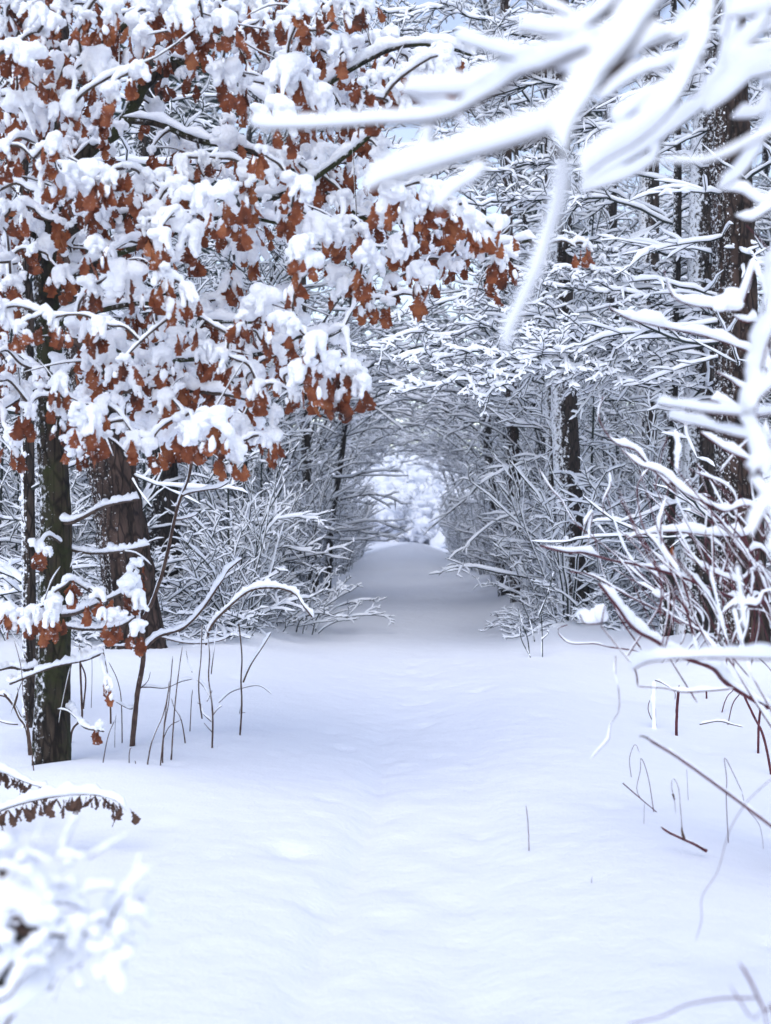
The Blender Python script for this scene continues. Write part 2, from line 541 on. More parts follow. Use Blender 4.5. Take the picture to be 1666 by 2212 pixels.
# ------------------------------------------------------------------ trees (prototypes: lists of (part name, mesh, kind))
def trunk_tube(pts, r0, r1, k=14, n=28, seed=0, rough=0.05, flare=0.35):
    rng = np.random.default_rng(seed)
    P = catmull(pts, n)[None]
    t = np.linspace(0, 1, n)
    rr = (r0 + (r1 - r0) * t) * (1 + flare * np.exp(-t * 22))
    V, F = tubes(P, rr[None], k)
    V = V.reshape(n, k, 3)
    C = P[0][:, None, :]
    if k >= 28:                                          # plates and furrows
        a = np.arange(k) / k; z = np.linspace(0, 1, n) * np.linalg.norm(np.diff(P[0], axis=0), axis=1).sum()
        q = 9.0 if r0 > .12 else 7.0
        wob = 0.35 * vnoise(a[None, :] * 0 + z[:, None] * 1.3, a[None, :] * 0 + 3.3)
        A = np.minimum(a, 1 - a)[None, :] * 2
        f1 = np.abs(vnoise(A * q * 1.6 + wob + (a[None, :] > .5) * 50, z[:, None] * 3.2)) * 2
        f2 = vnoise(A * q * 4 + (a[None, :] > .5) * 31, z[:, None] * 9 + 5)
        V = C + (V - C) * (1 + .16 * (np.minimum(f1, .5) - .3) + .05 * f2)[..., None]
    lob = rng.normal(size=(1, k, 1)) * rough + rng.normal(size=(n, k, 1)) * rough * 0.5
    V = C + (V - C) * (1 + lob)
    return V.reshape(-1, 3), F

def ellipse_cull(P, D0, a=1.62, top=3.25):
    x = P[..., 0] - D0
    slot = (np.abs(x) < 0.7) & (P[..., 2] > 4.6) & (D0 < 2.25)
    inside = ((x / a) ** 2 + (np.maximum(P[..., 2], 0) / top) ** 2) < 1.0
    return ~(inside | slot).any(axis=1)

def broad_tree(seed, H=8.0, r0=0.06, lean=1.2, n_prim=26, plen=2.2, z0=0.12, bias=0.8, D0=None, m2=10, m3=9, droop=-0.05,
               hs=(0.028, 0.021, 0.015), elev=(15, 50), bark=None, shaggy=0.0):
    rng = np.random.default_rng(seed)
    tp = np.array([[0, 0, -0.25], [0.03 * lean, rng.normal() * .06, H * .25], [0.15 * lean, rng.normal() * .15, H * .5],
                   [0.5 * lean, rng.normal() * .25, H * .78], [lean, rng.normal() * .3, H]])
    tv = trunk_tube(tp, r0, r0 * 0.2, k=9, n=20, seed=seed)
    TP = catmull(tp, 30)[None]
    TR = taper([r0], 30, 0.2)
    t = np.sort(rng.random(n_prim)) * (0.98 - z0) + z0
    pos, T = at_t(TP, t[None]); pos = pos[0]
    azm = rng.random(n_prim) * 2 * np.pi
    azm = np.where(rng.random(n_prim) < bias * 0.5, rng.normal(size=n_prim) * 0.7, azm)
    el = np.radians(elev[0] + (elev[1] - elev[0]) * rng.random(n_prim) + 18 * t)
    d = np.stack([np.cos(azm) * np.cos(el), np.sin(azm) * np.cos(el), np.sin(el)], -1)
    L = plen * (0.55 + 0.6 * rng.random(n_prim)) * (1.15 - 0.55 * t)
    P1 = curves(pos, d, L, 10, rng, 0.15, droop, -0.006)
    if D0 is not None:
        keep = ellipse_cull(P1, D0); P1 = P1[keep]; L = L[keep]; t = t[keep]
    R1 = taper(r0 * 0.32 * (1.05 - 0.6 * t), 10, 0.3)
    s, dd, l2, r2 = offspring(P1, R1, m2, rng, ang=48, lf=0.42)
    P2 = curves(s, dd, np.maximum(l2, .12), 6, rng, 0.2, -0.02)
    R2 = taper(np.maximum(r2, .0065), 6, 0.6)
    if D0 is not None:
        k2 = ellipse_cull(P2, D0); P2, R2 = P2[k2], R2[k2]
    s, dd, l3, r3 = offspring(P2, R2, m3, rng, ang=46, lf=0.5)
    P3 = curves(s, dd, np.maximum(l3, .07), 4, rng, 0.2, 0.0)
    R3 = taper(np.maximum(r3, .0046), 4, 0.7)
    if D0 is not None:
        k3 = ellipse_cull(P3, D0); P3, R3 = P3[k3], R3[k3]
    tw = [tubes(P1, R1, 5), tubes(P2, R2, 4), tubes(P3, R3, 3)]
    sn = [snow_tubes(P1, R1, hs[0], 6, rng, .18), snow_tubes(P2, R2, hs[1], 5, rng, .2), snow_tubes(P3, R3, hs[2], 5, rng, .2)]
    return [('trunk', mesh_of('trunk', [tv], bark or M_DARK), None),
            ('crown', mesh_of('crown', tw, M_TWIG), 'stuff'),
            ('snow_cover', mesh_of('snow_cover', sn, M_SNOW_FAR), 'stuff')]

def shrub(seed, n=28, H=2.4, spread=0.5, m2=7, m3=5, hs=(0.025, 0.019, 0.0145), base=0.25, D0=None, thick=0.011, up=(35, 85)):
    rng = np.random.default_rng(seed)
    a = rng.random(n) * 2 * np.pi
    el = np.radians(up[0] + (up[1] - up[0]) * rng.random(n))
    st = np.stack([np.cos(a) * base * rng.random(n), np.sin(a) * base * rng.random(n), np.full(n, -0.12)], -1)
    d = np.stack([np.cos(a) * np.cos(el), np.sin(a) * np.cos(el), np.sin(el)], -1)
    L = H * (0.55 + 0.55 * rng.random(n))
    P1 = curves(st, d, L, 10, rng, 0.10, -0.045 * spread * 2, -0.012 * spread)
    if D0 is not None:
        k = ellipse_cull(P1, D0, 1.6); P1 = P1[k]
    R1 = taper(thick * (0.6 + 0.8 * rng.random(len(P1))), 10, 0.4)
    s, dd, l2, r2 = offspring(P1, R1, m2, rng, t0=.2, ang=50, lf=0.34, up=.2)
    P2 = curves(s, dd, np.maximum(l2, .12), 6, rng, 0.14, -0.03)
    R2 = taper(np.maximum(r2, .006), 6, 0.6)
    s, dd, l3, r3 = offspring(P2, R2, m3, rng, ang=48, lf=0.5)
    P3 = curves(s, dd, np.maximum(l3, .08), 4, rng, 0.2, 0.0)
    R3 = taper(np.maximum(r3, .0046), 4, 0.7)
    if D0 is not None:
        k = ellipse_cull(P2, D0, 1.6); P2, R2 = P2[k], R2[k]
        k = ellipse_cull(P3, D0, 1.6); P3, R3 = P3[k], R3[k]
    # hug the ground
    st = tubes(P1, R1, 5)
    tw = [tubes(P2, R2, 4), tubes(P3, R3, 3)]
    sn = [snow_tubes(P1, R1, hs[0], 6, rng, .2), snow_tubes(P2, R2, hs[1], 5, rng, .2), snow_tubes(P3, R3, hs[2], 5, rng, .2)]
    return [('stem', mesh_of('stem', [st], M_TWIG), 'stuff'),
            ('twig', mesh_of('twig', tw, M_TWIG), 'stuff'),
            ('snow_cover', mesh_of('snow_cover', sn, M_SNOW_FAR), 'stuff')]

def conifer(seed, H=20.0, r0=0.17, z0=0.10, plen=2.6, n_prim=190, m2=9, bark=None, k=4):
    rng = np.random.default_rng(seed)
    tp = np.array([[0, 0, -0.3], [rng.normal() * .05, rng.normal() * .05, H * .35], [rng.normal() * .1, rng.normal() * .1, H * .7], [0, 0, H]])
    tv = trunk_tube(tp, r0, 0.02, k=9, n=22, seed=seed)
    TP = catmull(tp, 40)[None]
    t = np.sort(rng.random(n_prim)) * (0.985 - z0) + z0
    pos, T = at_t(TP, t[None]); pos = pos[0]
    azm = rng.random(n_prim) * 2 * np.pi
    el = np.radians(-5 + 40 * t + 8 * rng.normal(size=n_prim))
    d = np.stack([np.cos(azm) * np.cos(el), np.sin(azm) * np.cos(el), np.sin(el)], -1)
    L = plen * np.clip(1.12 - t, .08, 1) * (0.75 + 0.4 * rng.random(n_prim)) + .15
    P1 = curves(pos, d, L, 7, rng, 0.06, -0.10, 0.012)
    R1 = taper(np.full(len(P1), 0.05), 7, 0.7)
    s, dd, l2, r2 = offspring(P1, R1, m2, rng, t0=.12, ang=55, lf=0.42, up=-0.12)
    P2 = curves(s, dd, np.maximum(l2, .18), 4, rng, 0.08, -0.12)
    R2 = taper(np.full(len(P2), 0.045), 4, 0.6)
    tw = [tubes(P1, R1, 5, .2, rng), tubes(P2, R2, k, .2, rng)]
    sn = [snow_tubes(P1, R1, 0.05, 5, rng, .3, 1.0), snow_tubes(P2, R2 * .7, 0.042, k, rng, .3, 1.0)]
    return [('trunk', mesh_of('trunk', [tv], bark or M_DARK), None),
            ('crown', mesh_of('crown', tw, M_NEEDLE), 'stuff'),
            ('snow_cover', mesh_of('snow_cover', sn, M_SNOW_FAR), 'stuff')]

def place(proto, name, x, y, rz, sc, label, cat, group, dz=0.0):
    t = thing(name, (x, y, gz(x, y) + dz), label, cat, group, rz, sc)
    for pn, me, kind in proto:
        o = link(bpy.data.objects.new(pn, me), t)
        if kind: o['kind'] = kind
    return t

rg = random.Random(11)
ORD = ['first', 'second', 'third', 'fourth', 'fifth', 'sixth', 'seventh', 'eighth', 'ninth', 'tenth', 'eleventh', 'twelfth',
       'thirteenth', 'fourteenth', 'fifteenth', 'sixteenth', 'seventeenth', 'eighteenth', 'nineteenth', 'twentieth',
       'twenty-first', 'twenty-second', 'twenty-third', 'twenty-fourth'] + [f'number {i_}' for i_ in range(25, 50)]
ARCH = [broad_tree(100 + i, H=6.6 + 0.7 * i, r0=0.05 + .008 * i, lean=1.3 + .15 * i, n_prim=18, plen=2.3, z0=.10, bias=1.0, D0=2.3) for i in range(4)]
LOW = [broad_tree(120 + i, H=5.0 + .6 * i, r0=0.045, lean=1.9, n_prim=22, plen=2.2, z0=.10, bias=1.3, D0=2.2, m2=8, m3=6, elev=(0, 40)) for i in range(3)]
WOOD = [broad_tree(200 + i, H=10.5 + 1.0 * i, r0=0.085, lean=0.5, n_prim=44, plen=2.7, z0=.08, bias=0.3, m2=9, m3=6) for i in range(3)]
BUSH = [shrub(300 + i, n=26, H=2.3 + .3 * i, spread=.5) for i in range(3)]
EDGE = [shrub(320 + i, n=24, H=2.1, spread=.6, D0=2.0) for i in range(2)]
HEAP = [shrub(340 + i, n=20, H=1.9, spread=.7, m2=6, m3=3, hs=(.06, .05, .045)) for i in range(2)]
FIR = [conifer(400, H=19), conifer(401, H=22, plen=3.0)]

for side in (-1, 1):
    sn = 'left' if side < 0 else 'right'
    i = 0
    y = 19.0 if side < 0 else 19.5
    while y < 50:
        off = 2.15 + rg.uniform(-.1, .3) - max(0, y - 30) * .018
        x = float(path_c(np.array(y))) + side * off
        rz = (0 if side < 0 else math.pi) + rg.uniform(-.3, .3)
        place(ARCH[(i * 3 + (side > 0) * 2) % 4] if y < 20.6 else LOW[i % 3], 'arching_tree', x, y, rz, rg.uniform(.92, 1.12),
              f'{ORD[i]} slender snow-laden tree from the camera arching over the path from its {sn} edge', 'tree',
              'slender trees arching over the path')
        i += 1
        y += rg.uniform(2.2, 3.0) * (1 + (y - 16) * .015)
    # hedge of bushes under them
    y = 15.8 if side < 0 else 17.0
    i = 0
    while y < 50:
        x = float(path_c(np.array(y))) + side * (1.8 + rg.uniform(0, .2) - max(0, y - 22) * .010)
        place(EDGE[i % 2], 'snowy_bush', x, y, (0 if side < 0 else math.pi) + rg.uniform(-.4, .4), rg.uniform(.85, 1.1),
              f'{ORD[i]} low snow-covered bush from the camera in the hedge {sn} of the path', 'bush', f'bushes edging the {sn} side of the path')
        i += 1
        y += rg.uniform(1.05, 1.5) * (1 + (y - 16) * .02)

TALL = [broad_tree(500 + i, H=14.5 + i, r0=0.11, lean=2.4, n_prim=34, plen=3.6, z0=.36, bias=1.1, m2=10, m3=6, elev=(5, 45)) for i in range(2)]
for i, (x, y, rz) in enumerate([(-3.6, 31, 0.1), (3.8, 35, 3.0)]):
    place(TALL[i % 2], 'forest_tree', x, y, rz, 1.0 + .016 * (y - 23), f'{ORD[i]} tall tree from the camera whose high snowy crown closes over the path', 'tree', 'tall trees closing over the path')
THIN = [broad_tree(600 + i, H=4.2 + .9 * i, r0=0.017, lean=.5 + .3 * i, n_prim=15, plen=1.3, z0=.08, bias=.5, m2=6, m3=4, elev=(25, 65), bark=M_TWIG) for i in range(3)]
for side, n_ in ((-1, 36), (1, 16)):
    sn = 'left' if side < 0 else 'right'
    for i in range(n_):
        y = 15.7 + 12 * rg.random() ** 1.9 + (2 if side > 0 else 0)
        x = float(path_c(np.array(y))) + side * (1.9 + rg.random() ** 1.3 * 3.2)
        place(THIN[i % 3], 'sapling', x, y, rg.random() * 6.28, rg.uniform(.75, 1.15), f'thin bare sapling dusted with snow rising from the tangled hedge on the {sn}', 'sapling', f'thin saplings in the {sn} hedge')
def bent_sapling(seed):
    rng = np.random.default_rng(seed)
    p = np.array([(0, 0, -.2), (.05, 0, .9), (.22, .05, 1.9), (.75, .1, 2.95), (1.6, .15, 3.55), (2.5, .1, 3.65), (3.3, .05, 3.35), (3.8, 0, 2.9)])
    p[1:] += rng.normal(size=(7, 3)) * np.array([.06, .18, .08])
    P = catmull(p, 34)[None]; Rr = np.linspace(.024, .008, 34)[None]
    s, d, l, r = offspring(P, Rr, 26, rng, t0=.12, ang=48, lf=.26, up=.15)
    P2 = curves(s, d, np.clip(l, .25, 1.3), 8, rng, .17, -.03); R2 = taper(np.clip(r, .006, .009), 8, .6)
    k = ellipse_cull(P2, 2.26); P2, R2 = P2[k], R2[k]
    s, d, l, r = offspring(P2, R2, 8, rng, ang=48, lf=.4)
    P3 = curves(s, d, np.clip(l, .06, .45), 5, rng, .2, 0); R3 = taper(np.clip(r, .0045, .006), 5, .7)
    k = ellipse_cull(P3, 2.26); P3, R3 = P3[k], R3[k]
    return [('trunk', mesh_of('trunk', [tubes(P, Rr, 7)], M_TWIG), None), ('crown', mesh_of('crown', [tubes(P2, R2, 4), tubes(P3, R3, 3)], M_TWIG), 'stuff'),
            ('snow_cover', mesh_of('snow_cover', [snow_tubes(P, Rr, .032, 8, rng, .15, .8, .1), snow_tubes(P2, R2, .021, 6, rng, .2), snow_tubes(P3, R3, .016, 5, rng, .2)], M_SNOW_FAR), 'stuff')]
BENT = [bent_sapling(700 + i) for i in range(3)]
for i, (side, y) in enumerate([(-1, 20.5), (1, 22.0), (-1, 24.5), (1, 26.5), (-1, 29), (1, 31.5), (-1, 35), (1, 38), (-1, 42), (1, 46)]):
    place(BENT[i % 3], 'bent_sapling', float(path_c(np.array(y))) + side * 2.05, y, (0 if side < 0 else math.pi) + rg.uniform(-.25, .25), rg.uniform(.93, 1.04),
          f'{ORD[i]} thin snowy sapling from the camera bent right across the path like a hoop', 'sapling', 'saplings bent across the path')
LOWB = [shrub(360 + i, n=15, H=1.25, spread=1.0, m2=7, m3=4, base=.5, thick=.008, up=(15, 75)) for i in range(3)]
for i in range(22):
    left_ = i < 15
    x = -1.25 - 3.1 * (i / 15) ** .8 + rg.uniform(-.12, .12) if left_ else 1.95 + (i - 15) * .33
    y = rg.uniform(15.0, 16.6) + (1.6 if i < 3 else 0) if left_ else rg.uniform(16.7, 17.8)
    place(LOWB[i % 3], 'snowy_bush', x, y, rg.random() * 6.28, rg.uniform(.65, 1.05),
          f'low sprawling snowy brush at the foot of the {"left" if left_ else "right"} thicket', 'bush', f'low brush at the foot of the {"left" if left_ else "right"} thicket')
pts_used = []
def free(x, y, d):
    for a, b in pts_used:
        if (a - x) ** 2 + (b - y) ** 2 < d * d: return False
    pts_used.append((x, y)); return True
for side in (-1, 1):
    sn = 'left' if side < 0 else 'right'
    k = 0
    for tries in range(900):
        y = 19.0 + 30 * rg.random() ** 1.3
        x = side * (4.0 + rg.random() * (0.2 * y + 1.2))
        if abs(x) > 0.19 * y + 3.5 or (y > 21 and abs(x) < 5.6) or not free(x, y, 2.0): continue
        place(WOOD[k % 3], 'forest_tree', x, y, rg.random() * 6.28, rg.uniform(.85, 1.15),
              f'bare snow-covered tree standing in the thicket behind the {sn} hedge', 'tree', f'bare trees in the thicket on the {sn}')
        k += 1
        if k >= 13: break
    k = 0
    for tries in range(600):
        y = 15.6 + 14 * rg.random() ** 1.5
        x = side * (2.9 + rg.random() * (0.2 * y + .6))
        if abs(x) > 0.19 * y + 2.2 or not free(x, y, 1.25): continue
        if side > 0 and y < 17.2: continue
        place(BUSH[k % 3], 'snowy_bush', x, y, rg.random() * 6.28, rg.uniform(.8, 1.25),
              f'snow-covered bush in the dense undergrowth behind the {sn} edge of the path', 'bush', f'undergrowth bushes on the {sn}')
        k += 1
        if k >= 26: break
    k = 0
    for tries in range(900):
        y = 27 + 45 * rg.random()
        x = side * (4.2 + rg.random() * (0.19 * y))
        if abs(x) > 0.19 * y + 3 or abs(x) < 4.6 or (y > 44 and abs(x) < 15) or not free(x, y, 3.2): continue
        place(FIR[k % 2], 'spruce', x, y, rg.random() * 6.28, rg.uniform(.85, 1.2),
              f'tall dark spruce dusted with snow deep in the forest on the {sn}', 'tree', f'dark spruces deep in the forest on the {sn}')
        k += 1
        if k >= 22: break
# the spray of beech boughs that hangs in front of the tunnel mouth
def to_D4(p): return 810 + .5138 * p[0], 486 + .5138 * p[1]
SB = [
 ([(1500, 280), (1400, 320), (1240, 335), (1100, 300), (960, 275), (860, 270), (760, 255), (650, 232), (560, 240)], 14.6, .018),
 ([(1450, 430), (1300, 440), (1200, 470), (1080, 440), (1000, 480), (900, 455), (820, 430), (720, 400)], 14.4, .016),
 ([(1400, 660), (1300, 620), (1180, 600), (1060, 560), (980, 520), (880, 480), (760, 480), (650, 440)], 14.2, .016),
 ([(1100, 560), (960, 600), (880, 590), (800, 600), (700, 560), (660, 500), (620, 420)], 14.0, .013),
 ([(900, 470), (760, 540), (620, 550), (500, 545), (430, 540), (300, 560), (180, 545), (80, 560)], 14.3, .013),
 ([(700, 560), (620, 640), (520, 640), (400, 620), (300, 665), (180, 690), (70, 705)], 14.1, .012),
 ([(760, 540), (620, 600), (500, 660), (430, 720)], 13.9, .009),
 ([(640, 380), (560, 440), (430, 430), (300, 470), (180, 450), (60, 500), (-60, 520)], 14.8, .012),
 ([(620, 200), (520, 300), (430, 260), (300, 330), (180, 370), (60, 400)], 15.2, .012),
 ([(560, 560), (520, 640), (490, 700), (460, 755)], 13.9, .008),
 ([(1050, 470), (960, 640), (880, 620), (820, 660), (790, 690)], 14.1, .01),
 ([(1300, 300), (1180, 200), (1050, 180), (900, 200), (760, 190), (680, 170)], 14.9, .013),
 ([(980, -830), (720, -880), (500, -850), (300, -900), (80, -880), (-80, -900)], 15.6, .014),
 ([(980, -690), (680, -740), (450, -690), (250, -730), (0, -690), (-120, -700)], 15.3, .014),
 ([(1000, -540), (720, -590), (480, -530), (260, -560), (40, -500), (-100, -520)], 15.5, .014),
 ([(1020, -390), (760, -430), (550, -380), (350, -400), (150, -340), (-40, -340)], 15.2, .013),
 ([(1000, -240), (720, -260), (500, -200), (300, -230), (100, -160)], 15.4, .013),
 ([(980, -100), (680, -110), (450, -60), (250, -60), (60, 10)], 15.1, .013),
 ([(1450, 130), (1300, 150), (1150, 110), (1000, 130), (850, 80), (720, 60)], 15.1, .013),
]
bx, by = 2.95, 15.0
bz = gz(bx, by)
beech = thing('beech_tree', (bx, by, bz), 'tree behind the slim pine, its wide snowy sprays hanging before the tunnel mouth', 'tree')
b0 = np.array([bx, by, bz])
rb_ = np.random.default_rng(31)
part('trunk', mesh_of('trunk', [trunk_tube([(0, 0, -.2), (.05, 0, 1.5), (0.1, .05, 3.0), (.15, .1, 5.0), (.1, .2, 7.5), (0, .3, 10)], .07, .02, k=10, seed=8)], M_DARK), beech)
for pts, Y, r0 in SB:
    q = [np.array([( to_D4(p)[0] - CX) / FPX * Y, Y + rb_.normal() * .12, CH - (to_D4(p)[1] - CY) / FPX * Y]) - b0 for p in pts]
    hub = np.array([.12, .1, q[0][2] - .25])
    P = catmull([hub] + q, 26)[None]
    P[0, 1:] += rb_.normal(size=(25, 3)) * .012
    Rr = np.linspace(r0, r0 * .35, 26)[None]
    s1, d1, l1, r1 = offspring(P, Rr, 28, rb_, t0=.2, ang=50, lf=.15, up=0.0)
    P2 = curves(s1, d1, np.clip(l1, .18, .75), 8, rb_, .2, -.03); R2 = taper(np.clip(r1, .005, .008), 8, .6)
    s1, d1, l1, r1 = offspring(P2, R2, 8, rb_, ang=52, lf=.4, up=0.02)
    P3 = curves(s1, d1, np.clip(l1, .05, .24), 5, rb_, .22, 0); R3 = taper(np.clip(r1, .0042, .006), 5, .7)
    o = part('branch', mesh_of('branch', [tubes(P, Rr, 7), tubes(P2, R2, 5), tubes(P3, R3, 4)], M_TWIG), beech)
    part('snow_cover', mesh_of('snow_cover', [snow_tubes(P, Rr, .028, 9, rb_, .16), snow_tubes(P2, R2, .022, 7, rb_, .16), snow_tubes(P3, R3, .017, 7, rb_, .16)], M_SNOW_FAR), o, 'stuff')
# ------------------------------------------------------------------ big trunks
def drop_to_ground(p):
    p = np.array(p, float)
    p[2] = gz(p[0], p[1]) - 0.2
    return p

def big_trunk(name, label, cat, pix, Y, w0, w1, mat, k=56, n=240, rough=0.012, seed=1, group=None, stubs=0, snow_clots=0, ys=None):
    """pix: points down the middle of the trunk, from the ground up; w0, w1 widths in picture units"""
    pts = [PX(a, b, Y) for a, b in pix]
    pts[0] = drop_to_ground(pts[0])
    top = pts[-1]
    pts.append(top + (top - pts[-2]) * 1.2 + np.array([0, 0, 2.0]))
    t = thing(name, pts[0], label, cat, group)
    base = pts[0]
    loc = [p - base for p in pts]
    sc_ = Y / FPX / 2
    ch = trunk_tube(loc, w0 * sc_, w1 * sc_, k=k, n=n, seed=seed, rough=rough, flare=.30)
    part('trunk', mesh_of('trunk', [ch], mat), t)
    rng = np.random.default_rng(seed + 50)
    TP = catmull(loc, 60)
    if stubs:
        tt = rng.random(stubs) * .8 + .1
        pos, _ = at_t(TP[None], tt[None]); pos = pos[0]
        a = rng.random(stubs) * 2 * np.pi
        d = np.stack([np.cos(a), np.sin(a) * .6 - .3, rng.normal(size=stubs) * .35], -1)
        P1 = curves(pos, d, .5 + 1.5 * rng.random(stubs), 9, rng, .14, -.03)
        R1 = taper(.007 + .01 * rng.random(stubs), 9, .35)
        s, dd, l2, r2 = offspring(P1, R1, 6, rng, ang=50, lf=.4)
        P2 = curves(s, dd, np.maximum(l2, .1), 5, rng, .14, -.02); R2 = taper(np.maximum(r2, .004), 5, .6)
        part('branch', mesh_of('branch', [tubes(P1, R1, 6), tubes(P2, R2, 4)], M_TWIG), t, 'stuff')
        part('snow_cover', mesh_of('snow_cover', [snow_tubes(P1, R1, .024, 7, rng, .25), snow_tubes(P2, R2, .02, 6, rng, .25)], M_SNOW), t, 'stuff')
    if snow_clots:
        # lumps of snow stuck on the bark
        tt = rng.random(snow_clots) * .75
        pos, _ = at_t(TP[None], tt[None]); pos = pos[0]
        rad = (w0 + (w1 - w0) * tt) * sc_
        a = np.radians(rng.normal(size=snow_clots) * 38 + 215)
        C = pos + np.stack([np.cos(a), np.sin(a), 0 * a], -1) * rad[:, None] * 1.0
        S_ = (0.006 + .014 * rng.random(snow_clots) ** 2)[:, None, None]
        V = C[:, None, :] + ICO_V[None] * S_ * (1 + .25 * rng.normal(size=(snow_clots, len(ICO_V), 1))) * np.array([1, 1, 1.15])
        F = (np.arange(snow_clots)[:, None, None] * len(ICO_V) + ICO_F[None]).reshape(-1, 3)
        part('snow_patch', mesh_of('snow_patch', [(V.reshape(-1, 3), F)], M_SNOW), t, 'stuff')
    return t, loc, base

import bmesh
def ico(sub):
    bm = bmesh.new(); bmesh.ops.create_icosphere(bm, subdivisions=sub, radius=1.0)
    bm.verts.ensure_lookup_table()
    V = np.array([v.co[:] for v in bm.verts]); F = np.array([[v.index for v in f.verts] for f in bm.faces])
    bm.free(); return V, F
ICO_V, ICO_F = ico(1)

big_trunk('leaning_pine', 'thick reddish pine leaning left just behind the mossy oak trunk', 'tree',
          [(302, 1400), (268, 1180), (238, 1000), (192, 760), (155, 560), (120, 300), (95, -60)], 13.5, 102, 66, M_PINE, seed=3, rough=.05, stubs=14, snow_clots=70)
big_trunk('dark_pine', 'dark straight trunk behind the leaning pine, right of it', 'tree',
          [(362, 1400), (352, 1150), (346, 950), (336, 650), (326, 330), (318, -60)], 16.2, 74, 50, M_DARK, seed=4, stubs=22, snow_clots=60)
big_trunk('pine_tree', 'slim pine with snow on its left flank at the right edge of the path', 'tree',
          [(1243, 1376), (1236, 1180), (1222, 950), (1214, 700), (1208, 400), (1204, -40)], 17.0, 62, 32, M_WRAP, seed=5, stubs=34, snow_clots=160)
big_trunk('pine_tree', 'thick reddish-brown pine near the right margin behind the red stems', 'tree',
          [(1606, 1400), (1600, 1150), (1592, 900), (1588, 640), (1578, 360), (1566, -40)], 13.6, 96, 70, M_PINE, seed=6, rough=.05, stubs=40, snow_clots=150)
big_trunk('pine_tree', 'pine plastered with snow left of the thick reddish pine', 'tree',
          [(1502, 1390), (1508, 1100), (1512, 800), (1520, 500), (1530, 200), (1535, -60)], 15.0, 70, 50, M_WRAP, seed=7, stubs=34, snow_clots=200)
big_trunk('slim_tree', 'thin dark trunk between the slim pine and the path, with the darkest stem', 'tree',
          [(1122, 1310), (1112, 1100), (1106, 900), (1098, 700), (1094, 400)], 22.0, 30, 20, M_PINE, seed=8, stubs=22, snow_clots=60)
big_trunk('slim_tree', 'thin dark trunk leaning left nearest the path on the right', 'tree',
          [(1092, 1290), (1072, 1150), (1056, 1000), (1050, 880), (1046, 700)], 24.0, 22, 13, M_DARK, seed=9, stubs=20, snow_clots=30)
big_trunk('slim_tree', 'thin upright trunk close to the left of the slim pine', 'tree',
          [(1196, 1360), (1188, 1150), (1190, 950), (1184, 700), (1180, 500)], 18.5, 24, 16, M_WRAP, seed=10, stubs=22, snow_clots=40)
big_trunk('dark_pine', 'snow-specked dark trunk in the shade right of the slim pine', 'tree',
          [(1388, 1350), (1392, 1100), (1398, 800), (1402, 500), (1405, 0)], 21.0, 46, 36, M_WRAP, seed=11, stubs=34, snow_clots=80)
big_trunk('dark_pine', 'dark trunk half lost among twigs between the slim pine and the plastered pine', 'tree',
          [(1320, 1345), (1318, 1100), (1322, 800), (1318, 500), (1316, 100)], 23.0, 34, 26, M_DARK, seed=12, stubs=34, snow_clots=50)
big_trunk('slim_tree', 'dark thin trunk at the left edge of the path, leaning right', 'tree',
          [(706, 1250), (714, 1150), (728, 1050), (742, 950), (752, 800)], 25.0, 15, 9, M_DARK, seed=13, stubs=20, snow_clots=20)
big_trunk('slim_tree', 'dark upright trunk in the left hedge beside the path', 'tree',
          [(676, 1280), (668, 1180), (662, 1050), (658, 950), (652, 700)], 24.0, 27, 18, M_WRAP, seed=14, stubs=22, snow_clots=30)

big_trunk('slim_tree', 'slim trunk plastered with snow just behind the left side of the mossy oak', 'tree',
          [(66, 1560), (62, 1200), (60, 900), (62, 700), (54, 560), (44, 200), (34, -40)], 9.8, 30, 20, M_WRAP, seed=15, stubs=10, snow_clots=120)
for i, (x, y, rz) in enumerate([(-1.75, 21.6, .3), (-1.6, 23.4, -.2), (-2.1, 19.6, .1)]):
    place(EDGE[i % 2], 'snowy_bush', x, y, rz, .8, ['low bush of snowy twigs standing before the two thin dark trunks left of the path',
          'smallest snowy bush at the foot of the dark upright trunk left of the path', 'leaning snowy bush at the corner where the left hedge meets the path'][i], 'bush', 'bushes edging the left side of the path')
# ------------------------------------------------------------------ snow lumps (metaballs turned into meshes)
def blob_mesh(name, balls, res, mat):
    mb = bpy.data.metaballs.new('lump')
    mb.resolution = res; mb.render_resolution = res; mb.threshold = 0.6
    for (c, r, s) in balls:
        e = mb.elements.new(type='ELLIPSOID')
        e.co = c; e.radius = r
        e.size_x, e.size_y, e.size_z = s
    o = bpy.data.objects.new('lump', mb)
    COL.objects.link(o)
    dg = bpy.context.evaluated_depsgraph_get(); dg.update()
    me = bpy.data.meshes.new_from_object(o.evaluated_get(dg))
    bpy.data.objects.remove(o); bpy.data.metaballs.remove(mb)
    me.name = name
    me.materials.clear(); me.materials.append(mat)
    me.polygons.foreach_set('use_smooth', np.ones(len(me.polygons), bool))
    return me

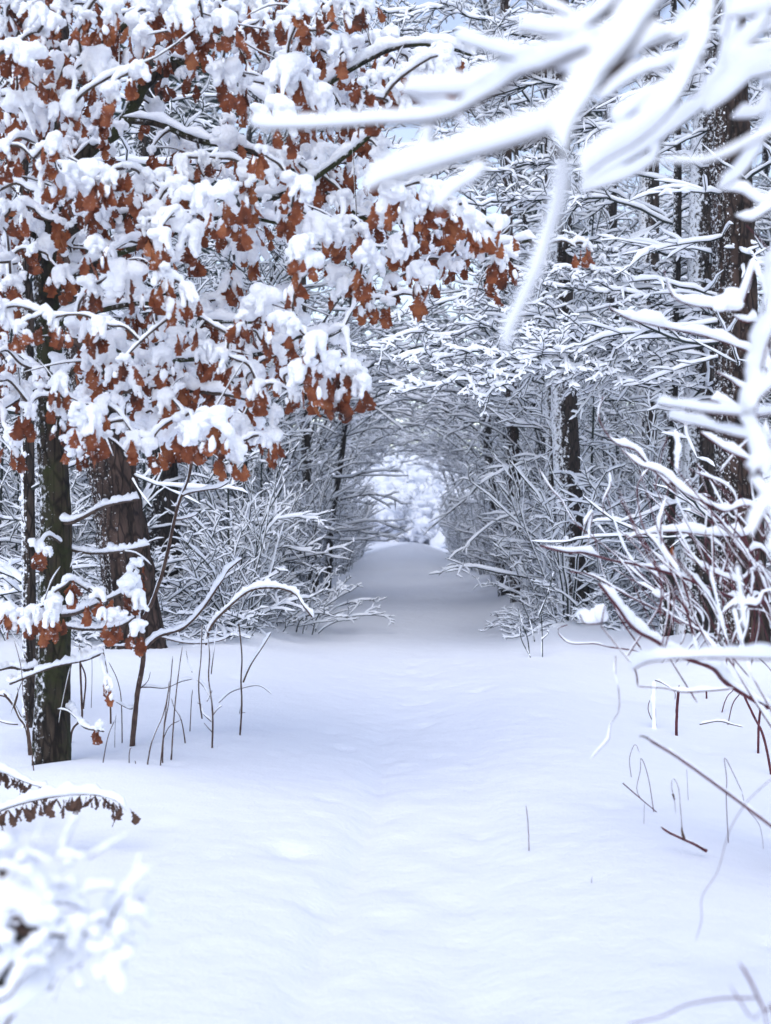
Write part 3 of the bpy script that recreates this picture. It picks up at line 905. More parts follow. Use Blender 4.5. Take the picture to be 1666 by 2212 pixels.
def clump_balls(seed, long=False):
    r = random.Random(seed)
    B = []
    for i in range(r.randint(4, 7)):                      # the cap
        a = r.uniform(0, 6.28); q = r.uniform(0, .07)
        B.append(((math.cos(a) * q * 1.15, math.sin(a) * q * .8, r.uniform(-.01, .03) - q * .25), r.uniform(.06, .095), (1.0, .95, .8)))
    for i in range(r.randint(2, 4) + (2 if long else 0)):  # folds running down the hanging leaves
        a = r.uniform(0, 6.28); x = math.cos(a) * .06; y = math.sin(a) * .045; z = -.02
        for j in range(r.randint(1, 3) + (2 if long else 0)):
            B.append(((x, y, z), r.uniform(.045, .07) * (1 - .08 * j), (1, 1, 1.1)))
            x += math.cos(a) * .008 + r.uniform(-.018, .018); y += math.sin(a) * .006 + r.uniform(-.012, .012); z -= r.uniform(.026, .042)
    n0 = len(B)
    for i in range(22):                                   # knobs on the surface
        (c, q, _) = B[r.randrange(n0)]
        d = Vector((r.gauss(0, 1), r.gauss(0, 1), r.gauss(0, 1))).normalized() * q * .5
        B.append(((c[0] + d.x, c[1] + d.y, c[2] + d.z), r.uniform(.02, .034), (1, 1, 1)))
    return B
from mathutils import noise as mnoise
def crumble(me, amp=.007, f=40.0):
    me.update()
    for v in me.vertices:
        p = v.co
        k = mnoise.noise(p * f) * .65 + mnoise.noise(p * f * 2.3) * .35
        v.co = p + v.normal * (amp * k * 1.6)
    me.update()
    return me
CLUMP = [crumble(blob_mesh('snow_clump', clump_balls(40 + i, i % 2 == 1), 0.010, M_SNOW_CLUMP)) for i in range(12)]

# ------------------------------------------------------------------ oak leaf blades
def leaf_geo(seed):
    r = np.random.default_rng(seed)
    w = np.array([.02, .05, .13, .10, .22, .155, .31, .23, .38, .29, .37, .27, .24, .06]) * .82
    z = np.array([0, .07, .17, .22, .31, .37, .47, .53, .63, .69, .79, .85, .93, 1.0])
    w = w * (1 + .12 * r.normal(size=len(w))) * .95
    n = len(w)
    V = np.zeros((n, 3, 3))
    bend = r.uniform(-1.0, 1.0); fold = r.uniform(.1, .45); tw = r.uniform(-1.2, 1.2)
    cy = bend * (z - .3) ** 2 * .5
    for j, s in ((0, -1), (1, 0), (2, 1)):
        ww = w * s * (1 + (.12 * r.normal(size=n) if s else 0))
        a = tw * z
        V[:, j, 0] = ww * np.cos(a)
        V[:, j, 1] = cy + np.abs(ww) * fold + ww * np.sin(a) + .03 * r.normal(size=n) * abs(s)
        V[:, j, 2] = -z - .05 * abs(s) * (np.arange(n) % 2 == 0)
    i = np.arange(n - 1)[:, None] * 3; j = np.arange(2)[None]
    a = (i + j)
    F = np.stack([a, a + 1, a + 4, a + 3], -1).reshape(-1, 4)
    return V.reshape(-1, 3), F
LEAFG = [leaf_geo(60 + i) for i in range(8)]
LEAFM = [mesh_of('leaf', [g_], M_LEAF) for g_ in LEAFG]

# ------------------------------------------------------------------ the oak
OY = 8.2
oak_base = drop_to_ground(PX(112, 1640, OY))
oak = thing('oak_tree', oak_base, 'young oak with rust-brown withered leaves under heaped snow, mossy trunk at left', 'tree')
def oak_local(p): return np.asarray(p) - oak_base
trunk_pts = [PX(a, b, OY) for a, b in [(112, 1600), (115, 1400), (122, 1150), (112, 950), (102, 700), (100, 560), (106, 420), (96, 220), (88, 60), (80, -120), (84, -320)]]
trunk_pts = [oak_base] + trunk_pts
ch = trunk_tube([oak_local(p) for p in trunk_pts], 40 * OY / FPX, 15 * OY / FPX, k=56, n=260, seed=21, rough=.012, flare=.14)
part('trunk', mesh_of('trunk', [ch], M_OAK), oak)

# limbs: (pixel path, distances, width in picture units, snow thickness in picture units)
LIMBS = [
 ([(108, 500), (140, 400), (200, 320), (262, 258), (320, 190), (372, 128), (420, 80), (480, 30), (560, -60)], (8.2, 8.0), 38, 14),
 ([(100, 640), (160, 600), (240, 560), (330, 520), (420, 480), (520, 470), (620, 480)], (8.2, 7.2), 17, 26),
 ([(104, 560), (170, 500), (250, 470), (360, 440), (470, 425), (560, 430), (660, 400), (760, 330), (830, 260)], (8.2, 7.0), 20, 22),
 ([(262, 258), (340, 270), (420, 300), (500, 320), (600, 350), (700, 420), (790, 470), (880, 480), (980, 500), (1060, 520), (1150, 527)], (8.0, 7.2), 16, 22),
 ([(372, 128), (450, 150), (530, 200), (600, 230), (680, 200), (760, 170), (850, 110), (940, 95), (1020, 118)], (8.0, 7.0), 15, 26),
 ([(108, 720), (150, 690), (220, 670), (330, 650), (430, 690), (520, 700), (600, 690), (640, 670)], (8.2, 7.4), 14, 24),
 ([(112, 860), (170, 800), (230, 750), (330, 770), (430, 775), (540, 770), (590, 745), (650, 730), (700, 720), (750, 715)], (8.2, 7.0), 15, 26),
 ([(112, 900), (170, 880), (250, 860), (330, 850), (420, 850), (500, 850), (580, 880)], (8.2, 6.9), 13, 26),
 ([(100, 330), (60, 280), (20, 240), (-40, 230)], (8.2, 7.8), 14, 22),
 ([(96, 200), (160, 140), (230, 90), (300, 40), (380, 0), (450, -60)], (8.2, 7.6), 18, 26),
 ([(100, 280), (60, 330), (20, 380), (-40, 430)], (8.2, 7.4), 14, 40),
 ([(104, 520), (60, 500), (20, 470), (-40, 460)], (8.2, 7.8), 14, 24),
 ([(106, 830), (60, 850), (10, 880), (-40, 900)], (8.2, 7.6), 11, 22),
 ([(120, 1130), (160, 1120), (210, 1100), (250, 1092), (300, 1078)], (8.2, 7.8), 10, 14),
 ([(122, 1180), (180, 1205), (260, 1190), (320, 1175)], (8.2, 7.9), 7, 14),
 ([(120, 1330), (170, 1330), (220, 1300), (270, 1280), (300, 1260)], (8.2, 7.8), 10, 16),
 ([(112, 1340), (70, 1350), (30, 1330), (-30, 1310)], (8.2, 8.0), 12, 24),
 ([(120, 1350), (180, 1358), (250, 1352), (310, 1330)], (8.2, 7.8), 8, 14),
 ([(110, 1432), (60, 1440), (10, 1450), (-40, 1460)], (8.2, 8.0), 10, 20),
 ([(112, 1440), (60, 1465), (30, 1470), (110, 1445), (180, 1430), (225, 1405)], (8.2, 7.9), 5, 16),
 ([(120, 1548), (150, 1538), (190, 1565), (218, 1580)], (8.2, 7.9), 5, 12),
 ([(60, 700), (40, 660), (0, 640), (-40, 650)], (8.3, 8.0), 9, 18),
]
rng = np.random.default_rng(77)
skel, skelr, skeld = [], [], []
def strand_meshes(pts, r0, r1, hs, n, k=8, ks=10, lump=.18, rough=.06, seed=0, scallop=None, wide=.8, sk=.22, patchy=False, wave=1.0):
    g_ = np.random.default_rng(seed)
    P = catmull(pts, n)
    P = P + np.cumsum(g_.normal(size=P.shape), axis=0) * 0.0 
    P = P[None]
    Rr = np.linspace(r0, r1, n)[None]
    tv = tubes(P, Rr, k, rough, g_, caps=True)
    h = np.full(n, hs)
    # slow waves of thick and thin snow
    ph = g_.random(3) * 6.28
    u = np.linspace(0, 1, n)
    L = lengths(P)[0]
    h = h * (1 + wave * (.22 * np.sin(u * L * 9 + ph[0]) + .15 * np.sin(u * L * 23 + ph[1]) + .10 * np.sin(u * L * 51 + ph[2])))
    if patchy:
        h = h * np.clip(.75 + 1.1 * np.sin(u * L * 14 + ph[1]) + .6 * np.sin(u * L * 31 + ph[2]), 0.05, 1.15)
    if scallop:
        h = h * (.45 + .95 * np.abs(np.sin(u * math.pi * scallop)))
    h *= np.clip(u / .06 + .3, 0, 1) * np.clip((1 - u) / .03 + .4, 0, 1)
    sv = snow_tubes(P, Rr, h[None], ks, g_, lump, wide, sk)
    return P[0], tv, sv

for i, (pix, (Y0, Y1), w, sn_) in enumerate(LIMBS):
    q = np.linspace(0, 1, len(pix))
    pts = [oak_local(PX(a, b, Y0 + (Y1 - Y0) * t)) for (a, b), t in zip(pix, q)]
    # small irregular kinks
    for p in pts[1:]:
        p += rng.normal(size=3) * np.array([.012, .05, .012])
    r0 = w / 2 * Y0 / FPX; r1 = max(.005, r0 * .35)
    P, tv, sv = strand_meshes(pts, r0, r1, sn_ / 2 * Y0 / FPX, 64, 9, 11, .16, seed=500 + i)
    lb = part('limb', mesh_of('limb', [tv], M_OAK if w > 13 else M_OAKTWIG), oak)
    part('snow', mesh_of('snow', [sv], M_SNOW_CLUMP), lb)
    for p in P[4::2]:
        skel.append(p); skelr.append(r0 * .6)

# where the leaf clusters hang: outline of the leafy mass in the picture, then loners
def inside(poly, x, y):
    c = False; n = len(poly); j = n - 1
    for i in range(n):
        xi, yi = poly[i]; xj, yj = poly[j]
        if (yi > y) != (yj > y) and x < (xj - xi) * (y - yi) / (yj - yi) + xi: c = not c
        j = i
    return c
ZONES = [
 ([(-30, -30), (790, -30), (790, 80), (1000, 105), (1030, 150), (850, 190), (800, 240), (850, 380), (990, 440), (1060, 480), (1105, 520), (1090, 570), (1010, 560),
   (900, 610), (840, 620), (700, 590), (640, 590), (640, 690), (760, 730), (760, 810), (640, 830), (600, 920), (520, 930), (420, 900), (310, 930), (200, 930), (140, 900), (60, 890), (-30, 900)], 37),
]
HOLES = [[(250, 190), (430, 165), (540, 210), (590, 290), (520, 350), (330, 345), (230, 300)],
         [(45, 540), (160, 540), (165, 790), (45, 790)],
         [(350, 500), (640, 490), (650, 640), (360, 640)],
         [(630, 570), (720, 570), (640, 700)],
         [(400, 420), (490, 420), (490, 520), (400, 520)],
         [(190, 540), (300, 520), (330, 640), (200, 700)],
         [(640, 20), (790, 30), (780, 90), (660, 90)],
         [(560, 250), (660, 240), (680, 300), (590, 310)]]
rr_ = random.Random(5)
cl = []
def try_add(x, y, d):
    for (a, b, *_r) in cl:
        if (a - x) ** 2 + (b - y) ** 2 < d * d: return False
    return True
for poly, dmin in ZONES:
    for _ in range(9000):
        x = rr_.uniform(-30, 1110); y = rr_.uniform(-30, 930)
        if not inside(poly, x, y): continue
        hole = any(inside(h, x, y) for h in HOLES)
        if hole and rr_.random() > .03: continue
        if try_add(x, y, dmin * rr_.uniform(.85, 1.25)):
            cl.append((x, y, rr_.uniform(6.5, 8.3), rr_.choice([.55, .7, .8, .9, 1.0, 1.25])))
for (x, y, Y, s) in [(1095, 545, 7.2, .8), (1060, 590, 7.2, .7), (905, 640, 7.2, .55), (838, 650, 7.2, .55), (795, 640, 7.2, .6), (740, 850, 6.9, .8), (760, 800, 6.9, .9),
                     (590, 945, 6.9, .9), (500, 960, 6.8, 1.0), (420, 925, 6.8, .8), (325, 960, 7.0, .8), (290, 945, 7, .7), (30, 950, 7.4, .9), (175, 950, 7, 1.0),
                     (210, 1285, 7.6, .85), (275, 1262, 7.6, 1.15), (250, 1330, 7.6, .8), (300, 1350, 7.6, .7), (110, 1300, 7.7, .9), (70, 1320, 7.7, .8), (20, 1320, 7.8, .8),
                     (85, 1180, 7.9, .6), (110, 1330, 7.6, .7), (232, 1470, 7.7, .5), (150, 1250, 7.7, .6), (215, 1566, 7.9, .45), (1245, 535, 7.1, .4), (1270, 528, 7.1, .35),
                     (880, 150, 7, .7), (945, 175, 7, .55), (838, 165, 6.9, 1.0), (290, 1220, 7.7, .7)]:
    cl.append((x, y, Y, s))
cl3 = [(oak_local(PX(x, y, Y)), s, x, y) for (x, y, Y, s) in cl]
order = sorted(range(len(cl3)), key=lambda i: min(np.linalg.norm(np.array(skel) - cl3[i][0], axis=1)))
tw_v, tw_s = [], []
SK = [np.array(s) for s in skel]
for i in order:
    p, s, x, y = cl3[i]
    A = np.array(SK)
    dd = np.linalg.norm((A - p) * np.array([1, .8, 1.25]), axis=1)
    j = int(np.argmin(dd))
    a = A[j]
    L = np.linalg.norm(p - a)
    if L < 0.02: continue
    m1 = a + (p - a) * .35 + np.array([0, 0, .10 * L]) + rng.normal(size=3) * .06 * L
    m2 = a + (p - a) * .7 + np.array([0, 0, .09 * L]) + rng.normal(size=3) * .05 * L
    P, tv, sv = strand_meshes([a, m1, m2, p], .0075, .004, .011 + .012 * rng.random(), 14, 5, 7, .2, seed=900 + i)
    tw_v.append(tv); tw_s.append(sv)
    SK.extend(list(P[3::3]))
# fine bare shoots
for _ in range(90):
    j = rng.integers(0, len(SK)); a = SK[j]
    d = rng.normal(size=3) * np.array([1, .6, .5]); d /= np.linalg.norm(d); L = .12 + .3 * rng.random()
    P, tv, sv = strand_meshes([a, a + d * L * .5 + [0, 0, .02], a + d * L + [0, 0, .05 * rng.normal()]], .0035, .002, .006, 8, 4, 6, .2, seed=2000 + _)
    tw_v.append(tv); tw_s.append(sv)
part('twig', mesh_of('twig', tw_v, M_OAKTWIG), oak, 'stuff')
part('snow_cover', mesh_of('snow_cover', tw_s, M_SNOW_CLUMP), oak, 'stuff')

leaves = []
clump_list = []
for (p, s, x, y) in cl3:
    n = rr_.randint(4, 6)
    if s < .5: n = 3
    for _ in range(n):
        a = rr_.uniform(0, 6.28); ro = rr_.uniform(.01, .085) * s
        q = p + np.array([math.cos(a) * ro, math.sin(a) * ro * .8, -rr_.uniform(0.01, .105) * s])
        tilt = rr_.gauss(.0, .2) + .22 * rr_.random()
        E = Euler((rr_.gauss(0, .25), tilt * (1 if math.cos(a) < 0 else -1), rr_.gauss(0, .7) + (math.pi if rr_.random() < .5 else 0)), 'XYZ').to_matrix()
        sc_ = rr_.uniform(.075, .122) * (.75 + .25 * s)
        leaves.append((q, E, sc_, rr_.randrange(8)))
    if s > .5 or rr_.random() < .5:
        clump_list.append((p + np.array([0, .005, .02 * s]), s * .66))
        for _ in range(rr_.choice([0, 1, 1, 2])):
            clump_list.append((p + np.array([rr_.uniform(-.09, .09), rr_.uniform(-.08, .05), rr_.uniform(-.05, .06)]), s * rr_.uniform(.3, .55)))
pads = []
PV, PF = ico(2)
for (q, E, s, v) in leaves:
    if rr_.random() > .2: continue
    E_ = np.array(E)
    sgn = -1 if (E_ @ np.array([0, -1, 0]))[1] < 0 else 1         # the face turned to the open side
    ln = rr_.uniform(.22, .42); wd = rr_.uniform(.12, .24); ce = rr_.uniform(.2, .5)
    V = PV * np.array([wd, .10, ln])
    V = V * (1 + .22 * np.sin(PV[:, :1] * 5 + rr_.random() * 6) * np.cos(PV[:, 2:] * 6 + rr_.random() * 6) + .06 * rng.normal(size=(len(PV), 1)))
    V = V + np.array([rr_.uniform(-.08, .08), sgn * .07, -ce])
    pads.append((V * s @ E_.T + q, PF))
part('leaf_snow', mesh_of('leaf_snow', pads, M_SNOW_CLUMP), oak, 'stuff')
leaves.sort(key=lambda l: l[0][1])
rest = []
for i, (q, E, s, v) in enumerate(leaves):
    if i < 300:
        o = link(bpy.data.objects.new('leaf', LEAFM[v]), oak)
        o.matrix_local = Matrix.Translation(q) @ E.to_4x4() @ Matrix.Diagonal((s, s, s, 1))
    else:
        V, F = LEAFG[v]
        rest.append((V * s @ np.array(E).T + q, F))
part('foliage', mesh_of('foliage', rest, M_LEAF), oak, 'stuff')
clump_list.sort(key=lambda c: c[0][1])
restc = []
for i, (q, s) in enumerate(clump_list):
    me = CLUMP[rr_.randrange(len(CLUMP))]
    Mx = Matrix.Translation(q) @ Euler((rr_.gauss(0, .15), rr_.gauss(0, .2), rr_.uniform(0, 6.28))).to_matrix().to_4x4() @ Matrix.Diagonal((s * rr_.uniform(.85, 1.25), s * rr_.uniform(.85, 1.15), s * rr_.uniform(.8, 1.15), 1))
    if i < 300:
        o = link(bpy.data.objects.new('snow_clump', me), oak); o.matrix_local = Mx
    else:
        restc.append((me, Mx))
if restc:
    chs = []
    for me, Mx in restc:
        V = np.empty(len(me.vertices) * 3, np.float32); me.vertices.foreach_get('co', V); V = V.reshape(-1, 3)
        t4 = [p.vertices[:] for p in me.polygons]
        f4 = np.array([f for f in t4 if len(f) == 4]).reshape(-1, 4); f3 = np.array([f for f in t4 if len(f) == 3]).reshape(-1, 3)
        A = np.array(Mx)
        W = V @ A[:3, :3].T + A[:3, 3]
        if len(f4): chs.append((W, f4))
        if len(f3): chs.append((W, f3))
    part('snow_heap', mesh_of('snow_heap', chs, M_SNOW_CLUMP), oak, 'stuff')
print('oak leaves', len(leaves), 'clumps', len(clump_list), 'clump tris', [len(m.polygons) for m in CLUMP])

# ------------------------------------------------------------------ the clearing beyond the tunnel
def heaped_bush(seed):
    r_ = random.Random(seed)
    proto = list(HEAP[seed % 2])
    return proto, [(r_.randrange(len(CLUMP)), (r_.gauss(0, .55), r_.gauss(0, .5), r_.uniform(.2, 1.5)), r_.uniform(2.2, 4.6), r_.uniform(0, 6.28)) for _ in range(26)]
HB = [heaped_bush(s_) for s_ in range(3)]
k = 0
for tries in range(400):
    y = 61 + 14 * rg.random(); x = -4.0 + 9 * rg.random()
    if y < 64 and -1.2 < x < 1.6: continue
    if not free(x, y, 1.35): continue
    pr, cm = HB[k % 3]
    t = place(pr, 'snowy_bush', x, y, rg.random() * 6.28, rg.uniform(.9, 1.1) * (1 + (y - 60) * .05),
              'bright snow-heaped bush in the clearing seen through the end of the tunnel', 'bush', 'bushes in the clearing beyond the tunnel')
    for (ci, p, s_, a_) in cm:
        o = link(bpy.data.objects.new('snow_clump', CLUMP[ci]), t)
        o.location = p; o.rotation_euler = (0, 0, a_); o.scale = (s_, s_, s_ * .8)
    k += 1
    if k >= 20: break
for x, y, sc_ in [(-3.6, 82, 2.3), (-1.2, 84, 2.6), (1.2, 82.5, 2.4), (3.4, 85, 2.7), (5.8, 83, 2.4), (.6, 91, 3.3), (-3.2, 92, 3.4), (4.6, 92, 3.4)]:
    pr, cm = HB[k % 3]
    t = place(pr, 'snowy_bush', x, y, rg.random() * 6.28, sc_, 'tall white snow-laden bush closing the view at the back of the clearing', 'bush', 'tall bushes at the back of the clearing')
    for (ci, p, s_, a_) in cm:
        o = link(bpy.data.objects.new('snow_clump', CLUMP[ci]), t)
        o.location = p; o.rotation_euler = (0, 0, a_); o.scale = (s_, s_, s_ * .8)
    k += 1
for x, y in [(-13, 104), (13, 104), (-16, 116), (-12, 121), (-8.2, 118), (-4, 123), (.2, 119), (4.2, 122), (8.4, 118), (12.4, 122), (16, 118)]:
    place(FIR[k % 2], 'spruce', x, y, rg.random() * 6.28, rg.uniform(1.2, 1.4),
          'tall spruce in the forest wall beyond the clearing at the end of the path', 'tree', 'spruces beyond the clearing')
    k += 1
# ------------------------------------------------------------------ stems, saplings and brush close to the camera
ZO = {1: (0, 0, .5024), 2: (810, 0, .5138), 3: (0, 486, .5024), 4: (810, 486, .5138), 5: (0, 972, .5024), 6: (810, 972, .5138),
      7: (0, 1458, .5024), 8: (810, 1458, .5138), 9: (0, 1242, .3566), 0: (0, 0, 1.0)}
def zp(zone, p):
    a, b, s = ZO[zone]
    return a + p[0] * s, b + p[1] * s
def ground_Y(px, py):
    for Y in np.arange(2.5, 40, .05):
        q = PX(px, py, Y)
        if q[2] <= gz(q[0], q[1]): return float(Y)
    return 40.0
_seed = [3000]
def strand(parent, origin, nm, zone, pts, Y, w0, w1, sn, mat, n=None, root=False, scallop=None, sk=.25, lump=.16, wide=.8, kink=.012, smat=None, k=7, tail=None, patchy=False, wave=1.0, head=None):
    """one stem with its snow. pts in zone pixels, w0, w1, sn in picture pixels, Y number or (first, last)"""
    _seed[0] += 1
    r_ = np.random.default_rng(_seed[0])
    Y0, Y1 = Y if isinstance(Y, (tuple, list)) else (Y, Y)
    q = np.linspace(0, 1, len(pts))
    P = [PX(*zp(zone, p), Y0 + (Y1 - Y0) * t) for p, t in zip(pts, q)]
    if root:
        P[0] = drop_to_ground(P[0])
    if head is not None:
        e_ = (P[0] - P[1]) / np.linalg.norm(P[0] - P[1])
        P = [np.array(head, float), P[0] + e_ * .12] + P
    if tail is not None:
        P = P + [np.array(t_, float) for t_ in tail]
    for i_ in range(1, len(P)):
        P[i_] = P[i_] + r_.normal(size=3) * kink * np.array([.6, 1.5, .6])
    P = [p - origin for p in P]
    Lp = sum(np.linalg.norm(P[i_ + 1] - P[i_]) for i_ in range(len(P) - 1))
    n = n or int(min(90, max(14, Lp / .022)))
    m0 = Y0 / FPX; m1 = Y1 / FPX
    Pc, tv, sv = strand_meshes(P, w0 / 2 * m0, w1 / 2 * m1, sn / 2 * (m0 + m1) / 2, n, k, 10, lump, .05, seed=_seed[0], scallop=scallop, wide=wide, sk=sk, patchy=patchy, wave=wave)
    o = part(nm, mesh_of(nm, [tv], mat), parent)
    if sn > 0:
        part('snow', mesh_of('snow', [sv], smat or M_SNOW), o)
    return Pc + origin

def plant(name, label, cat, strands, group=None, mat=None, Y=None):
    """strands: list of (part, zone, pts (base first), w0, w1, snow[, options])"""
    z, p0 = strands[0][1], strands[0][2][0]
    px = zp(z, p0)
    if Y is None:
        Y = ground_Y(*px)
        base = drop_to_ground(PX(*px, Y))
    else:
        base = PX(*px, Y[0] if isinstance(Y, tuple) else Y)
    t = thing(name, base, label, cat, group)
    for s in strands:
        nm, zone, pts, w0, w1, sn = s[:6]
        kw = dict(s[6]) if len(s) > 6 else {}
        YY = kw.pop('Y', Y)
        strand(t, base, nm, zone, pts, YY, w0, w1, sn, kw.pop('mat', mat or M_DRY), **kw)
    return t, base, Y

# --- the tall brown sapling right of the oak, and its neighbours
plant('sapling', 'tall brown sapling leaning right, standing in the snow right of the mossy oak', 'sapling', [
    ('stem', 9, [(785, 1040), (830, 760), (858, 500), (880, 300), (925, 160), (980, -10)], 13, 9, 5, {'root': True}),
    ('stem', 5, [(690, 560), (720, 440), (765, 240), (800, 110), (830, 0), (850, -120), (880, -260)], 9, 5, 6),
    ('branch', 5, [(600, 890), (680, 810), (780, 765), (860, 690), (930, 590), (985, 520), (1040, 460)], 7, 3, 17),
    ('branch', 5, [(690, 805), (790, 825), (890, 838), (960, 815), (1000, 795)], 3, 2, 9),
    ('branch', 5, [(770, 205), (820, 185), (870, 178), (940, 165), (1000, 145)], 4, 2, 12),
    ('branch', 5, [(612, 870), (560, 850), (520, 848), (480, 840)], 3, 2, 6),
    ('branch', 9, [(850, 680), (920, 690), (1010, 686), (1100, 660), (1170, 630)], 3, 1.6, 6),
    ('branch', 9, [(840, 750), (800, 790), (760, 790), (700, 760)], 2.5, 1.5, 8),
    ('branch', 9, [(850, 690), (890, 640), (915, 595)], 2, 1.2, 0),
    ('branch', 5, [(745, 300), (790, 310), (830, 290), (855, 262)], 3, 2, 10),
])
plant('sapling', 'slender snow-topped shoot bent into an arch in front of the left hedge', 'sapling', [
    ('stem', 5, [(870, 840), (900, 770), (985, 680), (1080, 605), (1190, 590), (1270, 625), (1310, 670), (1345, 720)], 6, 4, 15, {'root': True})])
plant('sapling', 'forked brown stem bent to the left at the foot of the mossy oak', 'sapling', [
    ('stem', 9, [(195, 1100), (160, 960), (120, 870), (85, 790), (20, 690)], 10, 7, 5, {'root': True}),
    ('branch', 9, [(85, 790), (40, 745), (-20, 725)], 5, 4, 10),
    ('branch', 9, [(110, 905), (60, 900), (-20, 890)], 3, 2, 6),
    ('branch', 9, [(90, 790), (98, 730), (92, 670)], 4, 3, 3)], Y=None)
plant('sapling', 'thin stem with a crook low down just right of the mossy oak', 'sapling', [
    ('stem', 9, [(428, 1020), (435, 960), (480, 880), (498, 790), (495, 600), (488, 430)], 6, 4, 4, {'root': True}),
    ('branch', 9, [(505, 812), (505, 640), (478, 520), (470, 420)], 4, 3, 0)])
plant('sapling', 'forked shoot with a snow-filled arm furthest right of the left saplings', 'sapling', [
    ('stem', 9, [(1440, 972), (1458, 800), (1474, 650), (1466, 480), (1460, 280)], 5, 2.6, 2, {'root': True}),
    ('branch', 9, [(1474, 650), (1530, 540), (1590, 440), (1632, 350)], 4, 2.5, 14),
    ('branch', 9, [(1325, 775), (1400, 715), (1470, 685), (1560, 672), (1650, 722)], 2.2, 1.2, 7),
    ('branch', 9, [(1452, 840), (1446, 810), (1460, 790)], 1.6, 1, 0), ('branch', 9, [(1456, 836), (1480, 830)], 1.6, 1, 0)])
# --- leafless weed and grass stems of the left group
weeds = [
 ('dark upright stem, tallest of the leaning bundle in front of the sapling', [(1026, 1130), (1050, 900), (1075, 640), (1106, 430)], 4.5, 2),
 ('thin stem beside the tallest of the leaning bundle', [(980, 1145), (990, 960), (1020, 760), (1050, 490)], 4, 2),
 ('stem crossing the bundle low down, leaning far right', [(868, 1150), (910, 1040), (985, 850), (1018, 720), (1020, 630)], 4, 2),
 ('short dark stem of the leaning bundle, closest to the path', [(952, 1150), (985, 1000), (1005, 830), (1030, 660)], 4, 2),
 ('stem lying across the bundle from lower left to upper right', [(930, 1010), (1010, 940), (1095, 880)], 3, 1.5),
 ('reddish stem leaning left out of a snow hole behind the bundle', [(1148, 1020), (1100, 900), (1060, 800), (1040, 740)], 3.5, 2),
 ('straight reddish stem standing behind the leaning bundle', [(1143, 950), (1155, 800), (1168, 690)], 3, 1.6),
 ('thin stem slanting right in the open snow between oak and bundle', [(592, 1140), (640, 1010), (690, 870)], 3, 1.6),
 ('thin pale grass stem right of the oak, straight', [(697, 1045), (700, 950), (705, 830)], 1.6, 1),
 ('dark knotty stem with a withered leaf hanging halfway', [(672, 905), (665, 780), (645, 600), (625, 440)], 5, 2.5),
 ('thin branching stem behind the withered leaf', [(742, 1025), (738, 800), (715, 640), (650, 520)], 3, 1.6),
 ('hair-thin pale stem between oak and sapling', [(548, 810), (556, 640), (560, 430)], 1.6, 1),
 ('short bent shoot poking out of the snow beside the sapling', [(792, 1140), (786, 1080), (798, 1048)], 3, 2),
 ('tiny hooked shoot poking out of the snow left of the bundle', [(832, 1145), (830, 1122), (816, 1126)], 3, 2),
 ('hair-thin red stem rising along the left side of the oak', [(225, 1190), (195, 1040), (145, 760), (118, 560), (92, 400)], 3, 1.5),
 ('stub of a stem right of the tall weed', [(1315, 1056), (1316, 1038)], 2, 1.5),
]
for lab, pts, w0, w1 in weeds:
    plant('dead_weed', lab, 'weed', [('stem', 9, pts, w0, w1, 2.5 if w0 > 3 else 0, {'root': True, 'kink': .006})], 'dry stems standing in the snow on the left')
plant('dry_weed', 'dry branched weed hung with snow, tallest on the open snow at left', 'weed', [
    ('stem', 9, [(1278, 1052), (1284, 850), (1280, 640), (1268, 480), (1260, 340)], 5, 2.2, 4, {'root': True}),
    ('branch', 9, [(1282, 890), (1230, 840), (1205, 800), (1200, 780)], 2, 1.4, 7), ('branch', 9, [(1284, 860), (1320, 820), (1350, 795)], 2, 1.3, 6),
    ('branch', 9, [(1284, 950), (1260, 930), (1232, 908)], 2, 1.2, 0), ('branch', 9, [(1280, 600), (1300, 480), (1315, 300)], 2.4, 1.6, 4),
    ('branch', 9, [(1284, 760), (1240, 700), (1210, 650), (1180, 640)], 2, 1.3, 12), ('branch', 9, [(1225, 870), (1215, 760), (1200, 640), (1225, 500), (1228, 290)], 3.4, 2, 4),
    ('branch', 9, [(1165, 590), (1140, 520), (1112, 450)], 2, 1.2, 6), ('branch', 9, [(1284, 700), (1260, 745), (1255, 760)], 3, 2, 6)])

# --- ferny withered fronds under snow, low at the left edge
def frond(label, rach, Y, sn, hang, rng_):
    base = PX(*zp(7, rach[0]), Y)
    t = thing('withered_frond', base, label, 'dead frond')
    Pc = strand(t, base, 'rachis', 7, rach, Y, 4, 2, sn, M_FERN, kink=.004, wide=1.3, root=True)
    ch = []
    for i_ in range(3, len(Pc) - 1):
        for rep in range(2):
            p = Pc[i_] - base + np.array([rng_.normal() * .012, rng_.normal() * .04, -.004])
            E = np.array(Euler((rng_.normal() * .3, rng_.normal() * .45, rng_.random() * 6.28)).to_matrix())
            V, F = LEAFG[rng_.integers(8)]
            s = hang * (.6 + .6 * rng_.random())
            o = link(bpy.data.objects.new('leaflet', LEAFLET[rng_.integers(len(LEAFLET))]), t)
            o.matrix_local = Matrix.Translation(p) @ Matrix(E).to_4x4() @ Matrix.Diagonal((s * .75, s * .9, s, 1))
    return t
LEAFLET = [mesh_of('leaflet', [g_], M_FERN) for g_ in LEAFG[:4]]
rgf = np.random.default_rng(9)
frond('long withered frond bowed flat under snow at the left edge, brown leaflets hanging', [(-420, 760), (-200, 660), (-60, 610), (60, 560), (150, 540), (250, 525), (350, 518), (430, 522), (500, 545), (545, 585)], 6.1, 24, .075, rgf)
frond('short withered frond under snow at the left edge, above the long one', [(-420, 520), (-220, 420), (-60, 405), (20, 425), (100, 455), (205, 498)], 6.5, 20, .065, rgf)

